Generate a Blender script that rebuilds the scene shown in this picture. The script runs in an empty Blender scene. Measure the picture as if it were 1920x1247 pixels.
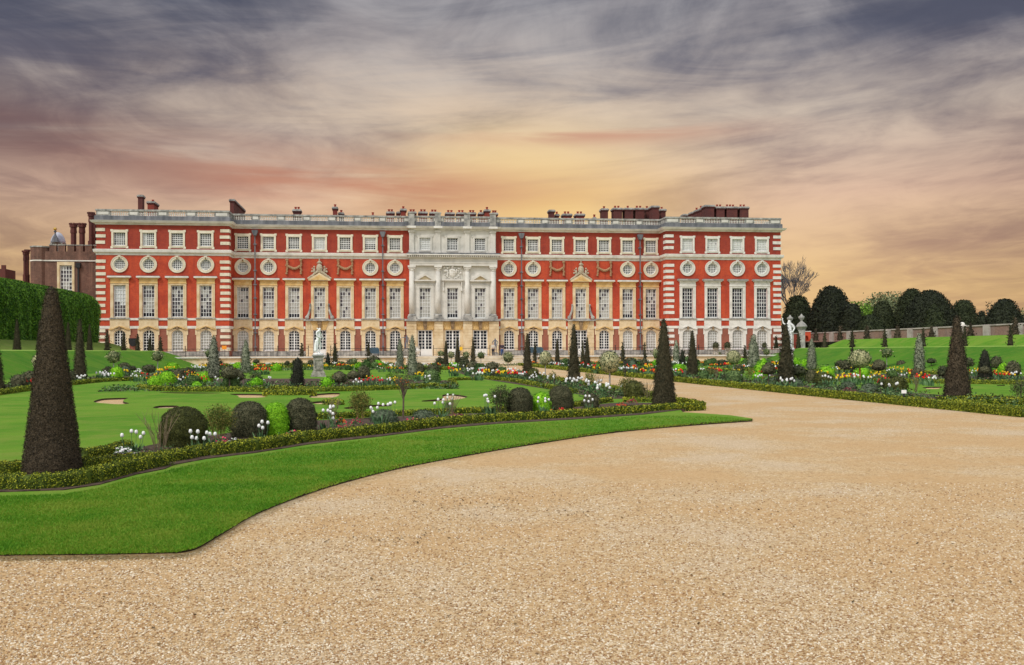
import bpy, bmesh, math, random
import numpy as np
from mathutils import Vector, Matrix
from mathutils.geometry import tessellate_polygon
random.seed(7); RNG=np.random.default_rng(7)
S=bpy.context.scene
COL=S.collection
# ---------------------------------------------------------------- camera
F=1867.0; EYE=1.65; ROLL=0.0035
cam=bpy.data.cameras.new('camera'); camo=bpy.data.objects.new('camera',cam); COL.objects.link(camo)
cam.sensor_width=36; cam.lens=F/1920*36; cam.shift_y=36.5/1920; cam.clip_start=.1; cam.clip_end=5000
camo.matrix_world=Matrix.Translation((0,0,EYE))@Matrix.Rotation(math.pi/2,4,'X')@Matrix.Rotation(-ROLL,4,'Z')
S.camera=camo
S.render.resolution_x=1024; S.render.resolution_y=665
S.view_settings.view_transform='Standard'; S.view_settings.look='None'; S.view_settings.gamma=1
S.view_settings.exposure=0.0
def lin(r,g,b):
    f=lambda c:(c/255/12.92 if c/255<=.04045 else ((c/255+.055)/1.055)**2.4)
    return (f(r),f(g),f(b),1)
# ---------------------------------------------------------------- node helper
class NT:
    def __init__(s,nt): s.nt=nt; s.n=nt.nodes; s.l=nt.links
    def put(s,sock,v):
        if isinstance(v,bpy.types.NodeSocket): s.l.new(v,sock)
        elif v is not None: sock.default_value=v
    def node(s,t,**kw):
        n=s.n.new(t)
        for k,v in kw.items(): setattr(n,k,v)
        return n
    def m(s,op,a,b=None,c=None,clamp=False):
        n=s.node('ShaderNodeMath',operation=op,use_clamp=clamp)
        s.put(n.inputs[0],a); s.put(n.inputs[1],b)
        if c is not None: s.put(n.inputs[2],c)
        return n.outputs[0]
    def mix(s,f,a,b,bl='MIX'):
        n=s.node('ShaderNodeMix',data_type='RGBA',blend_type=bl); n.clamp_factor=True
        s.put(n.inputs[0],f); s.put(n.inputs[6],a); s.put(n.inputs[7],b)
        return n.outputs[2]
    def sm(s,x,a,b,c=0.,d=1.):
        n=s.node('ShaderNodeMapRange',interpolation_type='SMOOTHSTEP')
        for i,v in enumerate((x,a,b,c,d)): s.put(n.inputs[i],v)
        return n.outputs[0]
    def ramp(s,f,pts):
        n=s.node('ShaderNodeValToRGB'); r=n.color_ramp
        while len(r.elements)<len(pts): r.elements.new(.5)
        for e,(p,c) in zip(r.elements,pts): e.position=p; e.color=c
        s.put(n.inputs[0],f); return n.outputs[0]
    def noise(s,vec,scale,detail=4,rough=.55,dist=0.):
        n=s.node('ShaderNodeTexNoise'); s.put(n.inputs['Vector'],vec)
        n.inputs['Scale'].default_value=scale; n.inputs['Detail'].default_value=detail
        n.inputs['Roughness'].default_value=rough; n.inputs['Distortion'].default_value=dist
        return n.outputs[0]
    def vec(s,x,y,z=0.):
        n=s.node('ShaderNodeCombineXYZ')
        for i,v in enumerate((x,y,z)): s.put(n.inputs[i],v)
        return n.outputs[0]
# ---------------------------------------------------------------- world
SUN_EL=math.radians(48); SUN_AZ=math.radians(218)   # compass style: 0 = +Y, clockwise; behind the camera on the left
W=bpy.data.worlds.new('World'); S.world=W; W.use_nodes=True
w=NT(W.node_tree); w.n.clear()
tc=w.node('ShaderNodeTexCoord'); sp=w.node('ShaderNodeSeparateXYZ'); w.l.new(tc.outputs['Generated'],sp.inputs[0])
x,y,z=sp.outputs
az=w.m('ARCTAN2',x,y)
zp=w.m('ADD',w.m('MAXIMUM',z,0.0),.10)
cv=w.vec(w.m('DIVIDE',x,zp),w.m('MULTIPLY',w.m('DIVIDE',y,zp),.75),0)
n1=w.noise(cv,1.05,7,.56,.55)
n2=w.noise(cv,2.6,8,.6,.9)
st=w.vec(w.m('MULTIPLY',az,1.9),w.m('ADD',w.m('MULTIPLY',z,13.),w.m('MULTIPLY',az,-.9)),3.)
n3=w.noise(st,1.7,7,.6,.7)
n4=w.noise(w.vec(w.m('MULTIPLY',az,2.2),w.m('MULTIPLY',z,24.),7.),1.5,6,.55,.5)
e=w.m('DIVIDE',w.m('MAXIMUM',z,0.),.36,clamp=True)
dark=w.ramp(e,[(0,lin(208,158,114)),(.2,lin(196,152,118)),(.42,lin(160,126,116)),(.62,lin(132,120,124)),(.8,lin(102,103,118)),(1,lin(86,94,113))])
bright=w.ramp(e,[(0,lin(236,188,128)),(.2,lin(240,198,136)),(.42,lin(232,194,164)),(.62,lin(220,202,182)),(.8,lin(202,194,188)),(1,lin(182,184,188))])
t=w.m('ADD',w.m('MULTIPLY',n1,.55),w.m('ADD',w.m('MULTIPLY',n2,.25),w.m('MULTIPLY',n3,.42)))
# the outer corners carry the heavier cloud
side=w.m('MULTIPLY',w.m('POWER',w.m('ABSOLUTE',w.m('SUBTRACT',az,.04)),1.5),w.m('MULTIPLY',w.sm(z,.12,.32),.42))
t=w.m('SUBTRACT',t,side)
f=w.sm(t,.40,.72)
base=w.mix(f,dark,bright)
def gauss(cx,cz,sx,sz,slope=0.):
    z_=w.m('ADD',z,w.m('MULTIPLY',az,slope))
    a=w.m('POWER',w.m('DIVIDE',w.m('SUBTRACT',az,cx),sx),2.); b=w.m('POWER',w.m('DIVIDE',w.m('SUBTRACT',z_,cz),sz),2.)
    return w.m('EXPONENT',w.m('MULTIPLY',w.m('ADD',a,b),-1.))
band=w.m('MULTIPLY',gauss(-.15,.158,.20,.024,.04),w.sm(n4,.25,.6))
band2=w.m('MULTIPLY',gauss(-.48,.172,.26,.030,.05),w.sm(n4,.25,.62))
base=w.mix(w.m('MULTIPLY',band2,.85),base,lin(146,110,102))
g1=w.m('MULTIPLY',gauss(.03,.145,.145,.060),w.sm(n3,.22,.62,.72,1.))
base=w.mix(w.m('MULTIPLY',g1,.95),base,lin(253,214,136))
g3=w.m('MULTIPLY',gauss(-.005,.195,.09,.028),w.sm(n3,.25,.6,.5,1.))
base=w.mix(w.m('MULTIPLY',g3,.6),base,lin(254,222,154))
g2=w.m('MULTIPLY',gauss(-.04,.235,.26,.045),w.sm(n3,.35,.65))
base=w.mix(w.m('MULTIPLY',g2,.45),base,lin(236,206,172))
base=w.mix(w.m('MULTIPLY',band,.9),base,lin(198,128,96))
dd=w.m('ADD',w.m('POWER',w.m('DIVIDE',w.m('SUBTRACT',az,.05),.50),2.),w.m('POWER',w.m('DIVIDE',w.m('SUBTRACT',z,.13),.21),2.))
base=w.mix(w.m('MULTIPLY',w.sm(dd,.12,1.1),w.sm(n2,.72,.38,.55,1.)),base,w.mix(1.0,base,(.63,.60,.625,1),'MULTIPLY'))
b3=w.m('MULTIPLY',gauss(.08,.213,.13,.010),w.sm(n4,.36,.6))
base=w.mix(w.m('MULTIPLY',b3,.85),base,lin(205,150,122))
back=w.m('MAXIMUM',w.sm(z,.38,.7),w.sm(y,.45,-.1))
over=w.ramp(w.noise(cv,.8,5),[(.3,(.80,.84,.92,1)),(.7,(1.,1.,1.,1))])
OVB=1.12
overb=w.mix(1.0,over,(OVB,OVB*.99,OVB*.97,1),'MULTIPLY')
skyc=w.mix(back,base,overb)
nis=w.node('ShaderNodeTexSky',sky_type='NISHITA'); nis.sun_disc=False; nis.sun_elevation=SUN_EL; nis.sun_rotation=SUN_AZ
bg1=w.node('ShaderNodeBackground'); bg1.inputs[1].default_value=1.0; w.put(bg1.inputs[0],skyc)
bg2=w.node('ShaderNodeBackground'); bg2.inputs[1].default_value=.10; w.l.new(nis.outputs[0],bg2.inputs[0])
mx=w.node('ShaderNodeMixShader'); mx.inputs[0].default_value=.06
w.l.new(bg1.outputs[0],mx.inputs[1]); w.l.new(bg2.outputs[0],mx.inputs[2])
ow=w.node('ShaderNodeOutputWorld'); w.l.new(mx.outputs[0],ow.inputs[0])
# ---------------------------------------------------------------- sun (veiled)
sl=bpy.data.lights.new('sun','SUN'); sl.energy=2.1; sl.angle=math.radians(10); sl.color=(1,.955,.88)
so=bpy.data.objects.new('sun',sl); COL.objects.link(so)
sd=Vector((math.sin(SUN_AZ)*math.cos(SUN_EL),math.cos(SUN_AZ)*math.cos(SUN_EL),math.sin(SUN_EL)))
so.rotation_euler=sd.to_track_quat('Z','Y').to_euler()
# ---------------------------------------------------------------- materials
MATS={}
def mat(name,cols,scale=3.,rough=.75,bump=0.,bscale=None,detail=5,island=0.,stretch=None,spec=.3,coord='Object',metal=0.,trans=0.,lo=.3,hi=.7,big=None,emit=None,obrand=0.):
    if name in MATS: return MATS[name]
    m=bpy.data.materials.new(name); m.use_nodes=True; k=NT(m.node_tree)
    bs=[n for n in k.n if n.type=='BSDF_PRINCIPLED'][0]; out=[n for n in k.n if n.type=='OUTPUT_MATERIAL'][0]
    tc=k.node('ShaderNodeTexCoord'); vec=tc.outputs[coord] if coord!='World' else k.node('ShaderNodeNewGeometry').outputs['Position']
    if stretch:
        mp=k.node('ShaderNodeMapping'); mp.inputs['Scale'].default_value=stretch; k.l.new(vec,mp.inputs[0]); vec=mp.outputs[0]
    nz=k.noise(vec,scale,detail,.6)
    f=nz
    if island:
        g=k.node('ShaderNodeNewGeometry')
        f=k.m('ADD',k.m('MULTIPLY',nz,1-island),k.m('MULTIPLY',g.outputs['Random Per Island'],island))
    if obrand:
        oi=k.node('ShaderNodeObjectInfo'); f=k.m('ADD',f,k.m('MULTIPLY',k.m('SUBTRACT',oi.outputs['Random'],.5),obrand))
    n=len(cols)
    c=k.ramp(f,[(lo+(hi-lo)*i/max(1,n-1),(*cc[:3],1)) for i,cc in enumerate(cols)]) if n>1 else None
    col=c if c is not None else (*cols[0][:3],1)
    if big:
        nb=k.noise(vec,big[0],3,.6); col=k.mix(k.sm(nb,big[2],big[3]),col,(*big[1][:3],1))
    k.put(bs.inputs['Base Color'],col)
    bs.inputs['Roughness'].default_value=rough; bs.inputs['Specular IOR Level'].default_value=spec; bs.inputs['Metallic'].default_value=metal
    if bump:
        b=k.node('ShaderNodeBump'); b.inputs['Strength'].default_value=min(1,bump); b.inputs['Distance'].default_value=.02*max(1,bump)
        k.l.new(k.noise(vec,bscale or scale*4,4,.6),b.inputs['Height']); k.l.new(b.outputs[0],bs.inputs['Normal'])
    if trans:
        tr=k.node('ShaderNodeBsdfTranslucent'); k.put(tr.inputs[0],col); ms=k.node('ShaderNodeMixShader'); ms.inputs[0].default_value=trans
        k.l.new(bs.outputs[0],ms.inputs[1]); k.l.new(tr.outputs[0],ms.inputs[2]); k.l.new(ms.outputs[0],out.inputs[0])
    if emit: k.put(bs.inputs['Emission Color'],emit); bs.inputs['Emission Strength'].default_value=1
    MATS[name]=m; return m
def brick(name,c1,c2,mortar,patch,pc):
    m=bpy.data.materials.new(name); m.use_nodes=True; k=NT(m.node_tree)
    bs=[n for n in k.n if n.type=='BSDF_PRINCIPLED'][0]
    tc=k.node('ShaderNodeTexCoord'); sp=k.node('ShaderNodeSeparateXYZ'); k.l.new(tc.outputs['Object'],sp.inputs[0])
    v=k.vec(k.m('ADD',sp.outputs[0],sp.outputs[1]),sp.outputs[2],0)
    b=k.node('ShaderNodeTexBrick'); k.l.new(v,b.inputs['Vector']); b.inputs['Scale'].default_value=1
    b.inputs['Brick Width'].default_value=.23; b.inputs['Row Height'].default_value=.075; b.inputs['Mortar Size'].default_value=.006
    b.inputs['Color1'].default_value=c1; b.inputs['Color2'].default_value=c2; b.inputs['Mortar'].default_value=mortar
    n1=k.noise(tc.outputs['Object'],.35,5,.65); n2=k.noise(tc.outputs['Object'],2.4,6,.65)
    col=k.mix(k.m('MULTIPLY',k.sm(n1,.42,.66),.7),b.outputs[0],patch)
    col=k.mix(k.m('MULTIPLY',k.sm(n2,.48,.74),.5),col,pc)
    nv=k.noise(k.vec(k.m('MULTIPLY',k.m('ADD',sp.outputs[0],sp.outputs[1]),1.6),k.m('MULTIPLY',sp.outputs[2],.12),0),1.,5,.6)
    col=k.mix(k.m('MULTIPLY',k.sm(nv,.46,.72),.5),col,pc)
    k.put(bs.inputs['Base Color'],col); bs.inputs['Roughness'].default_value=.85; bs.inputs['Specular IOR Level'].default_value=.2
    MATS[name]=m; return m
brick('brick_red',(.60,.080,.028,1),(.50,.062,.024,1),(.40,.12,.08,1),(.34,.042,.026,1),(.26,.04,.03,1))
brick('brick_attic',(.37,.048,.028,1),(.28,.036,.024,1),(.30,.10,.07,1),(.22,.032,.025,1),(.40,.07,.035,1))
brick('brick_brown',(.34,.105,.065,1),(.27,.075,.05,1),(.34,.2,.15,1),(.22,.07,.05,1),(.30,.13,.09,1))
brick('brick_tudor',(.17,.078,.055,1),(.11,.052,.04,1),(.2,.15,.12,1),(.09,.055,.045,1),(.29,.16,.12,1))
brick('brick_chimney',(.30,.045,.03,1),(.20,.035,.028,1),(.2,.09,.07,1),(.13,.035,.03,1),(.33,.06,.03,1))
brick('brick_dark',(.13,.035,.03,1),(.09,.028,.026,1),(.12,.07,.06,1),(.07,.03,.03,1),(.16,.05,.04,1))
brick('brick_wall',(.30,.17,.13,1),(.22,.12,.10,1),(.36,.28,.24,1),(.30,.22,.19,1),(.17,.11,.1,1))
mat('stone_cream',[(.52,.37,.20),(.68,.53,.33),(.76,.64,.45)],.9,.8,.3,8)
mat('stone_yellow',[(.50,.31,.12),(.66,.43,.17),(.70,.52,.27)],1.5,.8,.3,8)
mat('stone_pale',[(.56,.48,.36),(.71,.64,.50),(.78,.72,.60)],1.0,.8,.3,8)
mat('stone_wallcap',[(.26,.22,.20),(.42,.37,.34),(.52,.47,.44)],.9,.85,.3,8)
mat('stone_white',[(.50,.48,.44),(.70,.67,.62),(.78,.75,.70)],1.0,.8,.3,8)
mat('stone_grey',[(.50,.48,.44),(.63,.60,.55),(.69,.66,.61)],.8,.85,.3,8)
mat('stone_weathered',[(.14,.14,.14),(.32,.31,.29),(.50,.48,.44)],1.6,.85,.3,8)
mat('stone_pedestal',[(.10,.10,.09),(.30,.28,.24),(.5,.47,.42)],5,.85,.3,20)
mat('lead',[(.07,.075,.085),(.13,.135,.15),(.22,.22,.235)],1.3,.7,.2,8,stretch=(1,1,.25))
mat('lead_dark',[(.035,.037,.04),(.07,.07,.075)],3,.6)
mat('keystone',[(.14,.09,.05),(.34,.23,.13)],4,.8,.4,12)
mat('carved_stone',[(.30,.25,.18),(.58,.50,.38)],6,.85,.5,16)
mat('carved_brown',[(.28,.15,.08),(.45,.28,.16)],6,.85,.5,16)
mat('paint_white',[(.74,.74,.73),(.82,.82,.80)],2,.45)
mat('glass_dark',[(.008,.009,.014),(.022,.024,.036)],.8,.12,spec=.16,coord='World')
mat('glass_mid',[(.05,.045,.055),(.13,.11,.12)],.9,.15,spec=.2,coord='World')
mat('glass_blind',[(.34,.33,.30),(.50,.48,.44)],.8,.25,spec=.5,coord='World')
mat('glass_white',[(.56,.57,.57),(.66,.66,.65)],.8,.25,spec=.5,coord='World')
mat('iron',[(.012,.012,.014),(.03,.03,.03)],6,.5)
mat('marble',[(.72,.73,.72),(.88,.89,.88)],5,.55,.15,20)
mat('lead_figure',[(.07,.08,.10),(.20,.21,.25)],6,.5)
mat('dome_lead',[(.28,.29,.36),(.42,.43,.50)],2,.45,spec=.5)
mat('gilt',[(.6,.4,.1)],2,.35,metal=.8)
# ---------------------------------------------------------------- frames of reference
TH=math.radians(7.0); CT,ST=math.cos(TH),math.sin(TH)
def G(w_,v_,z_=0.): return (w_*CT-v_*ST, w_*ST+v_*CT, z_)          # garden frame (across, along the axis)
def ray(px,py):
    cx,cy=px-960.,-(py-660.); c,s=math.cos(ROLL),math.sin(ROLL)
    return ((cx*c+cy*s)/F, (-cx*s+cy*c)/F)
def P(px,py,z=0.):                                                  # point of the level ground z that the photo shows there
    a,b=ray(px,py); Y=(z-EYE)/b; return (a*Y,Y,z)
def wv(p): return (p[0]*CT+p[1]*ST,-p[0]*ST+p[1]*CT)
def onw(px,w_,z=0.):                                                # point on the garden line w_=const seen at column px
    a=(px-960)/F; Y=w_/(a*CT+ST); return (a*Y,Y,z)
FR=math.atan(.123); FC,FS=math.cos(FR),math.sin(FR); FZ=145.4       # palace frame
def U(px,off=0.,py=560.):                                           # palace x of column px on the plane `off` metres in front of the recess
    a,_=ray(px,py); Y0=FZ-off*FC
    # plane through (off*FS , FZ-off*FC) direction (FC,FS)
    ox=off*FS; t=(a*Y0-ox)/(FC-a*FS); return t
def Hz(px,py,off=0.):                                               # height of (px,py) on that plane
    a,b=ray(px,py); u=U(px,off,py); Y=FZ-off*FC+u*FS; return EYE+b*Y
# ---------------------------------------------------------------- mesh building
class MB:
    def __init__(s): s.v=[]; s.f=[]; s.mi=[]; s.mats=[]; s.cur=0
    def mat(s,name):
        m=MATS[name]
        if m not in s.mats: s.mats.append(m)
        s.cur=s.mats.index(m); return s
    def face(s,idx): s.f.append(idx); s.mi.append(s.cur)
    def add(s,vs,fs):
        b=len(s.v); s.v.extend(vs)
        for q in fs: s.face([b+i for i in q])
    def box(s,x0,x1,y0,y1,z0,z1):
        s.add([(x0,y0,z0),(x1,y0,z0),(x1,y1,z0),(x0,y1,z0),(x0,y0,z1),(x1,y0,z1),(x1,y1,z1),(x0,y1,z1)],
              [(0,3,2,1),(4,5,6,7),(0,1,5,4),(1,2,6,5),(2,3,7,6),(3,0,4,7)])
    def prism(s,pts,z0,z1):     # polygon in xy, ccw
        n=len(pts); s.add([(p[0],p[1],z0) for p in pts]+[(p[0],p[1],z1) for p in pts],
            [tuple(range(n-1,-1,-1)),tuple(range(n,2*n))]+[(i,(i+1)%n,n+(i+1)%n,n+i) for i in range(n)])
    def slab(s,pts,y0,y1):      # polygon in xz given ccw seen from -y, extruded in y
        n=len(pts); s.add([(p[0],y0,p[1]) for p in pts]+[(p[0],y1,p[1]) for p in pts],
            [tuple(range(n)),tuple(range(2*n-1,n-1,-1))]+[(i,n+i,n+(i+1)%n,(i+1)%n) for i in range(n)])
    def ring(s,outer,inner,y0,y1,close=True):   # plate with a hole, in xz
        n=len(outer); V=[(p[0],y0,p[1]) for p in outer]+[(p[0],y0,p[1]) for p in inner]+[(p[0],y1,p[1]) for p in outer]+[(p[0],y1,p[1]) for p in inner]
        Fs=[]
        for i in range(n if close else n-1):
            j=(i+1)%n
            Fs+= [(i,j,n+j,n+i),(2*n+i,2*n+j,j,i),(n+i,n+j,3*n+j,3*n+i)]
        s.add(V,Fs)
    def lathe(s,prof,c=(0,0,0),seg=10,sq=1.,caps=True):
        V=[];n=len(prof)
        for r,z in prof:
            for k in range(seg):
                a=2*math.pi*k/seg; V.append((c[0]+r*math.cos(a),c[1]+r*sq*math.sin(a),c[2]+z))
        Fs=[(i*seg+k,i*seg+(k+1)%seg,(i+1)*seg+(k+1)%seg,(i+1)*seg+k) for i in range(n-1) for k in range(seg)]
        if caps: Fs+=[tuple(range(seg-1,-1,-1)),tuple(range((n-1)*seg,n*seg))]
        s.add(V,Fs)
    def blob(s,c,r,sx=1,sy=1,sz=1,seg=7,rings=4):
        prof=[(math.sin(math.pi*(i+.01)/(rings+.02)),-math.cos(math.pi*(i+.01)/(rings+.02))) for i in range(rings+1)]
        V=[]
        for pr,pz in prof:
            for k in range(seg):
                a=2*math.pi*k/seg; V.append((c[0]+r*sx*pr*math.cos(a),c[1]+r*sy*pr*math.sin(a),c[2]+r*sz*pz))
        s.add(V,[(i*seg+k,i*seg+(k+1)%seg,(i+1)*seg+(k+1)%seg,(i+1)*seg+k) for i in range(rings) for k in range(seg)])
    def tube(s,pts,rad,seg=6):
        P_=[Vector(p) for p in pts]; n=len(P_); rr=rad if isinstance(rad,(list,tuple)) else [rad]*n; V=[]
        for i,p in enumerate(P_):
            d=(P_[min(i+1,n-1)]-P_[max(i-1,0)]).normalized(); a=d.orthogonal().normalized(); b=d.cross(a)
            if abs(d.z)<.99: a=Vector((0,0,1)).cross(d).normalized(); b=d.cross(a)
            for k in range(seg):
                t=2*math.pi*k/seg; V.append(tuple(p+rr[i]*(a*math.cos(t)+b*math.sin(t))))
        s.add(V,[(i*seg+k,i*seg+(k+1)%seg,(i+1)*seg+(k+1)%seg,(i+1)*seg+k) for i in range(n-1) for k in range(seg)]+[tuple(range(seg-1,-1,-1)),tuple(range((n-1)*seg,n*seg))])
    def sweep(s,prof,path):     # prof: (out,z) from bottom to top; path in xy, outward = right-hand side of travel... (dy,-dx)
        n=len(path); V=[]
        ns=[]
        for i in range(n-1):
            dx,dy=path[i+1][0]-path[i][0],path[i+1][1]-path[i][1]; L=math.hypot(dx,dy); ns.append((dy/L,-dx/L))
        for i in range(n):
            a=ns[max(0,i-1)]; b=ns[min(n-2,i)]; q=1+a[0]*b[0]+a[1]*b[1]; mx_,my_=(a[0]+b[0])/q,(a[1]+b[1])/q
            for o,z_ in prof: V.append((path[i][0]+mx_*o,path[i][1]+my_*o,z_))
        k=len(prof)
        s.add(V,[(i*k+j,(i+1)*k+j,(i+1)*k+j+1,i*k+j+1) for i in range(n-1) for j in range(k-1)]+[tuple(range(k-1,-1,-1)),tuple(range((n-1)*k,n*k))])
    def mesh(s,name,smooth=False):
        me=bpy.data.meshes.new(name); me.from_pydata(s.v,[],s.f)
        for m in s.mats: me.materials.append(m)
        me.polygons.foreach_set('material_index',s.mi)
        if smooth: me.polygons.foreach_set('use_smooth',[True]*len(s.f))
        me.update(); return me
    def build(s,name,parent=None,smooth=False,loc=None):
        return link(name,s.mesh(name,smooth),parent,loc)
def link(name,me,parent=None,loc=None,rotz=0.,scale=None):
    o=bpy.data.objects.new(name,me); COL.objects.link(o)
    if parent is not None: o.parent=parent
    if loc is not None: o.location=loc
    if rotz: o.rotation_euler=(0,0,rotz)
    if scale is not None: o.scale=scale
    return o
def tag(o,label=None,cat=None,group=None,kind=None):
    if label: o['label']=label
    if cat: o['category']=cat
    if group: o['group']=group
    if kind: o['kind']=kind
    return o
def empty(name,loc=(0,0,0),rotz=0.): return link(name,None,None,loc,rotz)
def mesh_quads(name,V,Q,mats,mi=None,smooth=False):
    me=bpy.data.meshes.new(name); V=np.asarray(V,np.float32).reshape(-1,3); Q=np.asarray(Q,np.int32).reshape(-1,4); n=len(Q)
    me.vertices.add(len(V)); me.vertices.foreach_set('co',V.ravel())
    me.loops.add(4*n); me.loops.foreach_set('vertex_index',Q.ravel())
    me.polygons.add(n); me.polygons.foreach_set('loop_start',np.arange(0,4*n,4,dtype=np.int32))
    for m in mats: me.materials.append(MATS[m])
    if mi is not None: me.polygons.foreach_set('material_index',np.asarray(mi,np.int32))
    if smooth is not False: me.polygons.foreach_set('use_smooth',np.asarray(smooth,bool) if smooth is not True else np.ones(n,bool))
    me.update(calc_edges=True); return me
# ================================================================ PALACE
TZ=1.14
pal=tag(empty('palace',(0,FZ,0),FR),'long red brick baroque palace with pale stone trim, sash windows and a grey balustraded parapet','palace')
PO=3.0; CO=.5
uL0=U(181.,PO); uL1=U(429.5,PO); uR0=U(1249.,PO); uR1=U(1464.,PO); uC0=U(770,CO); uC1=U(930,CO)
BAYS=[]   # (u, off, section, idx)
for p in (224.4,278.6,332.5,386.0): BAYS.append((U(p,PO),PO,'LP'))
for p in (455.6,503.6,551.4,599.3,647.3,694.5,740.8): BAYS.append((U(p,0),0.,'LR'))
for p in (797,848.6,900.3): BAYS.append((U(p,CO),CO,'C'))
for p in (954.4,999.6,1044.5,1088.9,1132.8,1176.9,1220.4): BAYS.append((U(p,0),0.,'RR'))
for p in (1289.2,1336,1382.6,1428.7): BAYS.append((U(p,PO),PO,'RP'))
LRb=[b for b in BAYS if b[2]=='LR']; RRb=[b for b in BAYS if b[2]=='RR']
DOORU={round(LRb[3][0],3),round(RRb[3][0],3)}
def isdoor(b): return b[2]=='C' or round(b[0],3) in DOORU
def isround(b):
    if b[2] in('LP','RP'): return True
    if b[2]=='C': return False
    L=LRb if b[2]=='LR' else RRb
    return L.index(b) in (0,1,5,6)
# ---- walls with openings
def holes_row(mb,u0,u1,z0,z1,holes,yf,th=.5):
    cur=u0
    for (c,wd,a,b) in sorted(holes):
        mb.box(cur,c-wd/2,yf,yf+th,z0,z1)
        if a>z0: mb.box(c-wd/2,c+wd/2,yf,yf+th,z0,a)
        if b<z1: mb.box(c-wd/2,c+wd/2,yf,yf+th,b,z1)
        cur=c+wd/2
    mb.box(cur,u1,yf,yf+th,z0,z1)
SEC={'LP':(uL0,uL1,PO),'LR':(uL1,uC0,0.),'C':(uC0,uC1,CO),'RR':(uC1,uR0,0.),'RP':(uR0,uR1,PO)}
for k,(u0,u1,off) in SEC.items():
    B=[b for b in BAYS if b[2]==k]; mb=MB(); yf=-off
    A=[(b[0],1.62,1.93,4.88) if not isdoor(b) else (b[0],1.86,1.14,4.86) for b in B]
    if k=='C': A=[(b[0],2.1,1.14,4.86) for b in B]
    c3=('stone_grey','stone_cream','stone_grey') if k=='C' else ('brick_attic','brick_brown','brick_red')
    mb.mat(c3[1]); holes_row(mb,u0,u1,1.0,5.1,A,yf)
    mb.mat(c3[2]); mb.box(u0,u1,yf,yf+.5,5.1,6.3)
    holes_row(mb,u0,u1,6.3,11.6,[(b[0],1.60,6.55,10.93) for b in B],yf)
    if k=='C': mb.box(u0,u1,yf,yf+.5,11.6,15.3)
    else: holes_row(mb,u0,u1,11.6,15.3,[(b[0],1.52,13.04,14.56) for b in B if isround(b)],yf)
    mb.mat(c3[0]); holes_row(mb,u0,u1,15.3,19.5,[(b[0],1.56,16.35,18.16) for b in B],yf)
    # pavilion returns
    if k in('LP','RP'):
        for uu in ((u0,u0+.5),(u1-.5,u1)):
            yb=26 if (k=='LP' and uu[0]==u0) or (k=='RP' and uu[1]==u1) else .5
            for m_,a,b in ((c3[1],1.0,5.1),(c3[2],5.1,15.3),(c3[0],15.3,19.5)):
                mb.mat(m_); mb.box(uu[0],uu[1],yf+.5,yb,a,b)
    mb.build('wall',pal)
mb=MB(); mb.mat('lead_dark'); mb.box(uL0+.6,uR1-.6,.55,26,1.0,19.3); mb.box(uL0+.6,uL1-.6,-PO+.55,.5,1,19.3); mb.box(uR0+.6,uR1-.6,-PO+.55,.5,1,19.3); mb.build('roof_core',pal)  # dark core added behind the walls to block light; its top is the roof
# ---- mouldings following the whole front
path=[(uL0,24),(uL0,-PO),(uL1,-PO),(uL1,0),(uC0,0),(uC0,-CO),(uC1,-CO),(uC1,0),(uR0,0),(uR0,-PO),(uR1,-PO),(uR1,24)]
mb=MB().mat('stone_white'); mb.sweep([(-.1,19.2),(.12,19.2),(.2,19.36),(.55,19.46),(.62,19.58),(.72,19.74),(.3,19.80),(-.1,19.8)],path); mb.build('cornice',pal)
mb=MB().mat('lead'); mb.sweep([(-.3,19.75),(.22,19.8),(.22,20.36),(.10,20.43),(-.3,20.43)],path); mb.build('parapet_plinth',pal)
lp=[(uL0,24),(uL0,-PO),(uL1,-PO),(uL1,0),(uC0-.0,0)]; rp=[(uC1,0),(uR0,0),(uR0,-PO),(uR1,-PO),(uR1,24)]
mb=MB().mat('stone_white')
for q in (lp,rp):
    mb.sweep([(-.05,15.02),(.06,15.06),(.08,15.30),(.2,15.34),(.34,15.46),(.40,15.80),(.1,15.88),(-.05,15.88)],q)
mb.build('string_course',pal)
# lower bands cut by the window aprons
mb=MB().mat('stone_white')
def bandrun(u0,u1,off,z0,z1,pr,gap):
    cur=u0
    for b in sorted(b for b in BAYS if u0<b[0]<u1):
        g=gap if not (isdoor(b)) else 2.0
        if b[0]-g>cur: mb.box(cur,b[0]-g,-off-pr,-off+.02,z0,z1)
        cur=b[0]+g
    if cur<u1: mb.box(cur,u1,-off-pr,-off+.02,z0,z1)
for k in ('LP','LR','RR','RP'):
    u0,u1,off=SEC[k]
    bandrun(u0,u1,off,6.16,6.46,.10,1.30); bandrun(u0,u1,off,5.02,5.38,.05,1.30)
for uu,d in ((uL1,1),(uR0,-1)):
    for z0,z1,pr in ((6.16,6.46,.1),(5.02,5.38,.05)):
        a,b=sorted((uu-.02*d,uu+pr*d)); mb.box(a,b,-PO,-.02,z0,z1)
mb.build('band_course',pal)
for k in ('LP','LR','RR','RP'):
    u0,u1,off=SEC[k]; cur=u0
    for b in [b for b in BAYS if b[2]==k and isdoor(b)]:
        mb=MB().mat('stone_weathered'); mb.box(cur,b[0]-1.96,-off-.14,-off+.02,1.05,1.86); mb.build('plinth',pal); cur=b[0]+1.96
    mb=MB().mat('stone_weathered'); mb.box(cur,u1,-off-.14,-off+.02,1.05,1.86); mb.build('plinth',pal)
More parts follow.
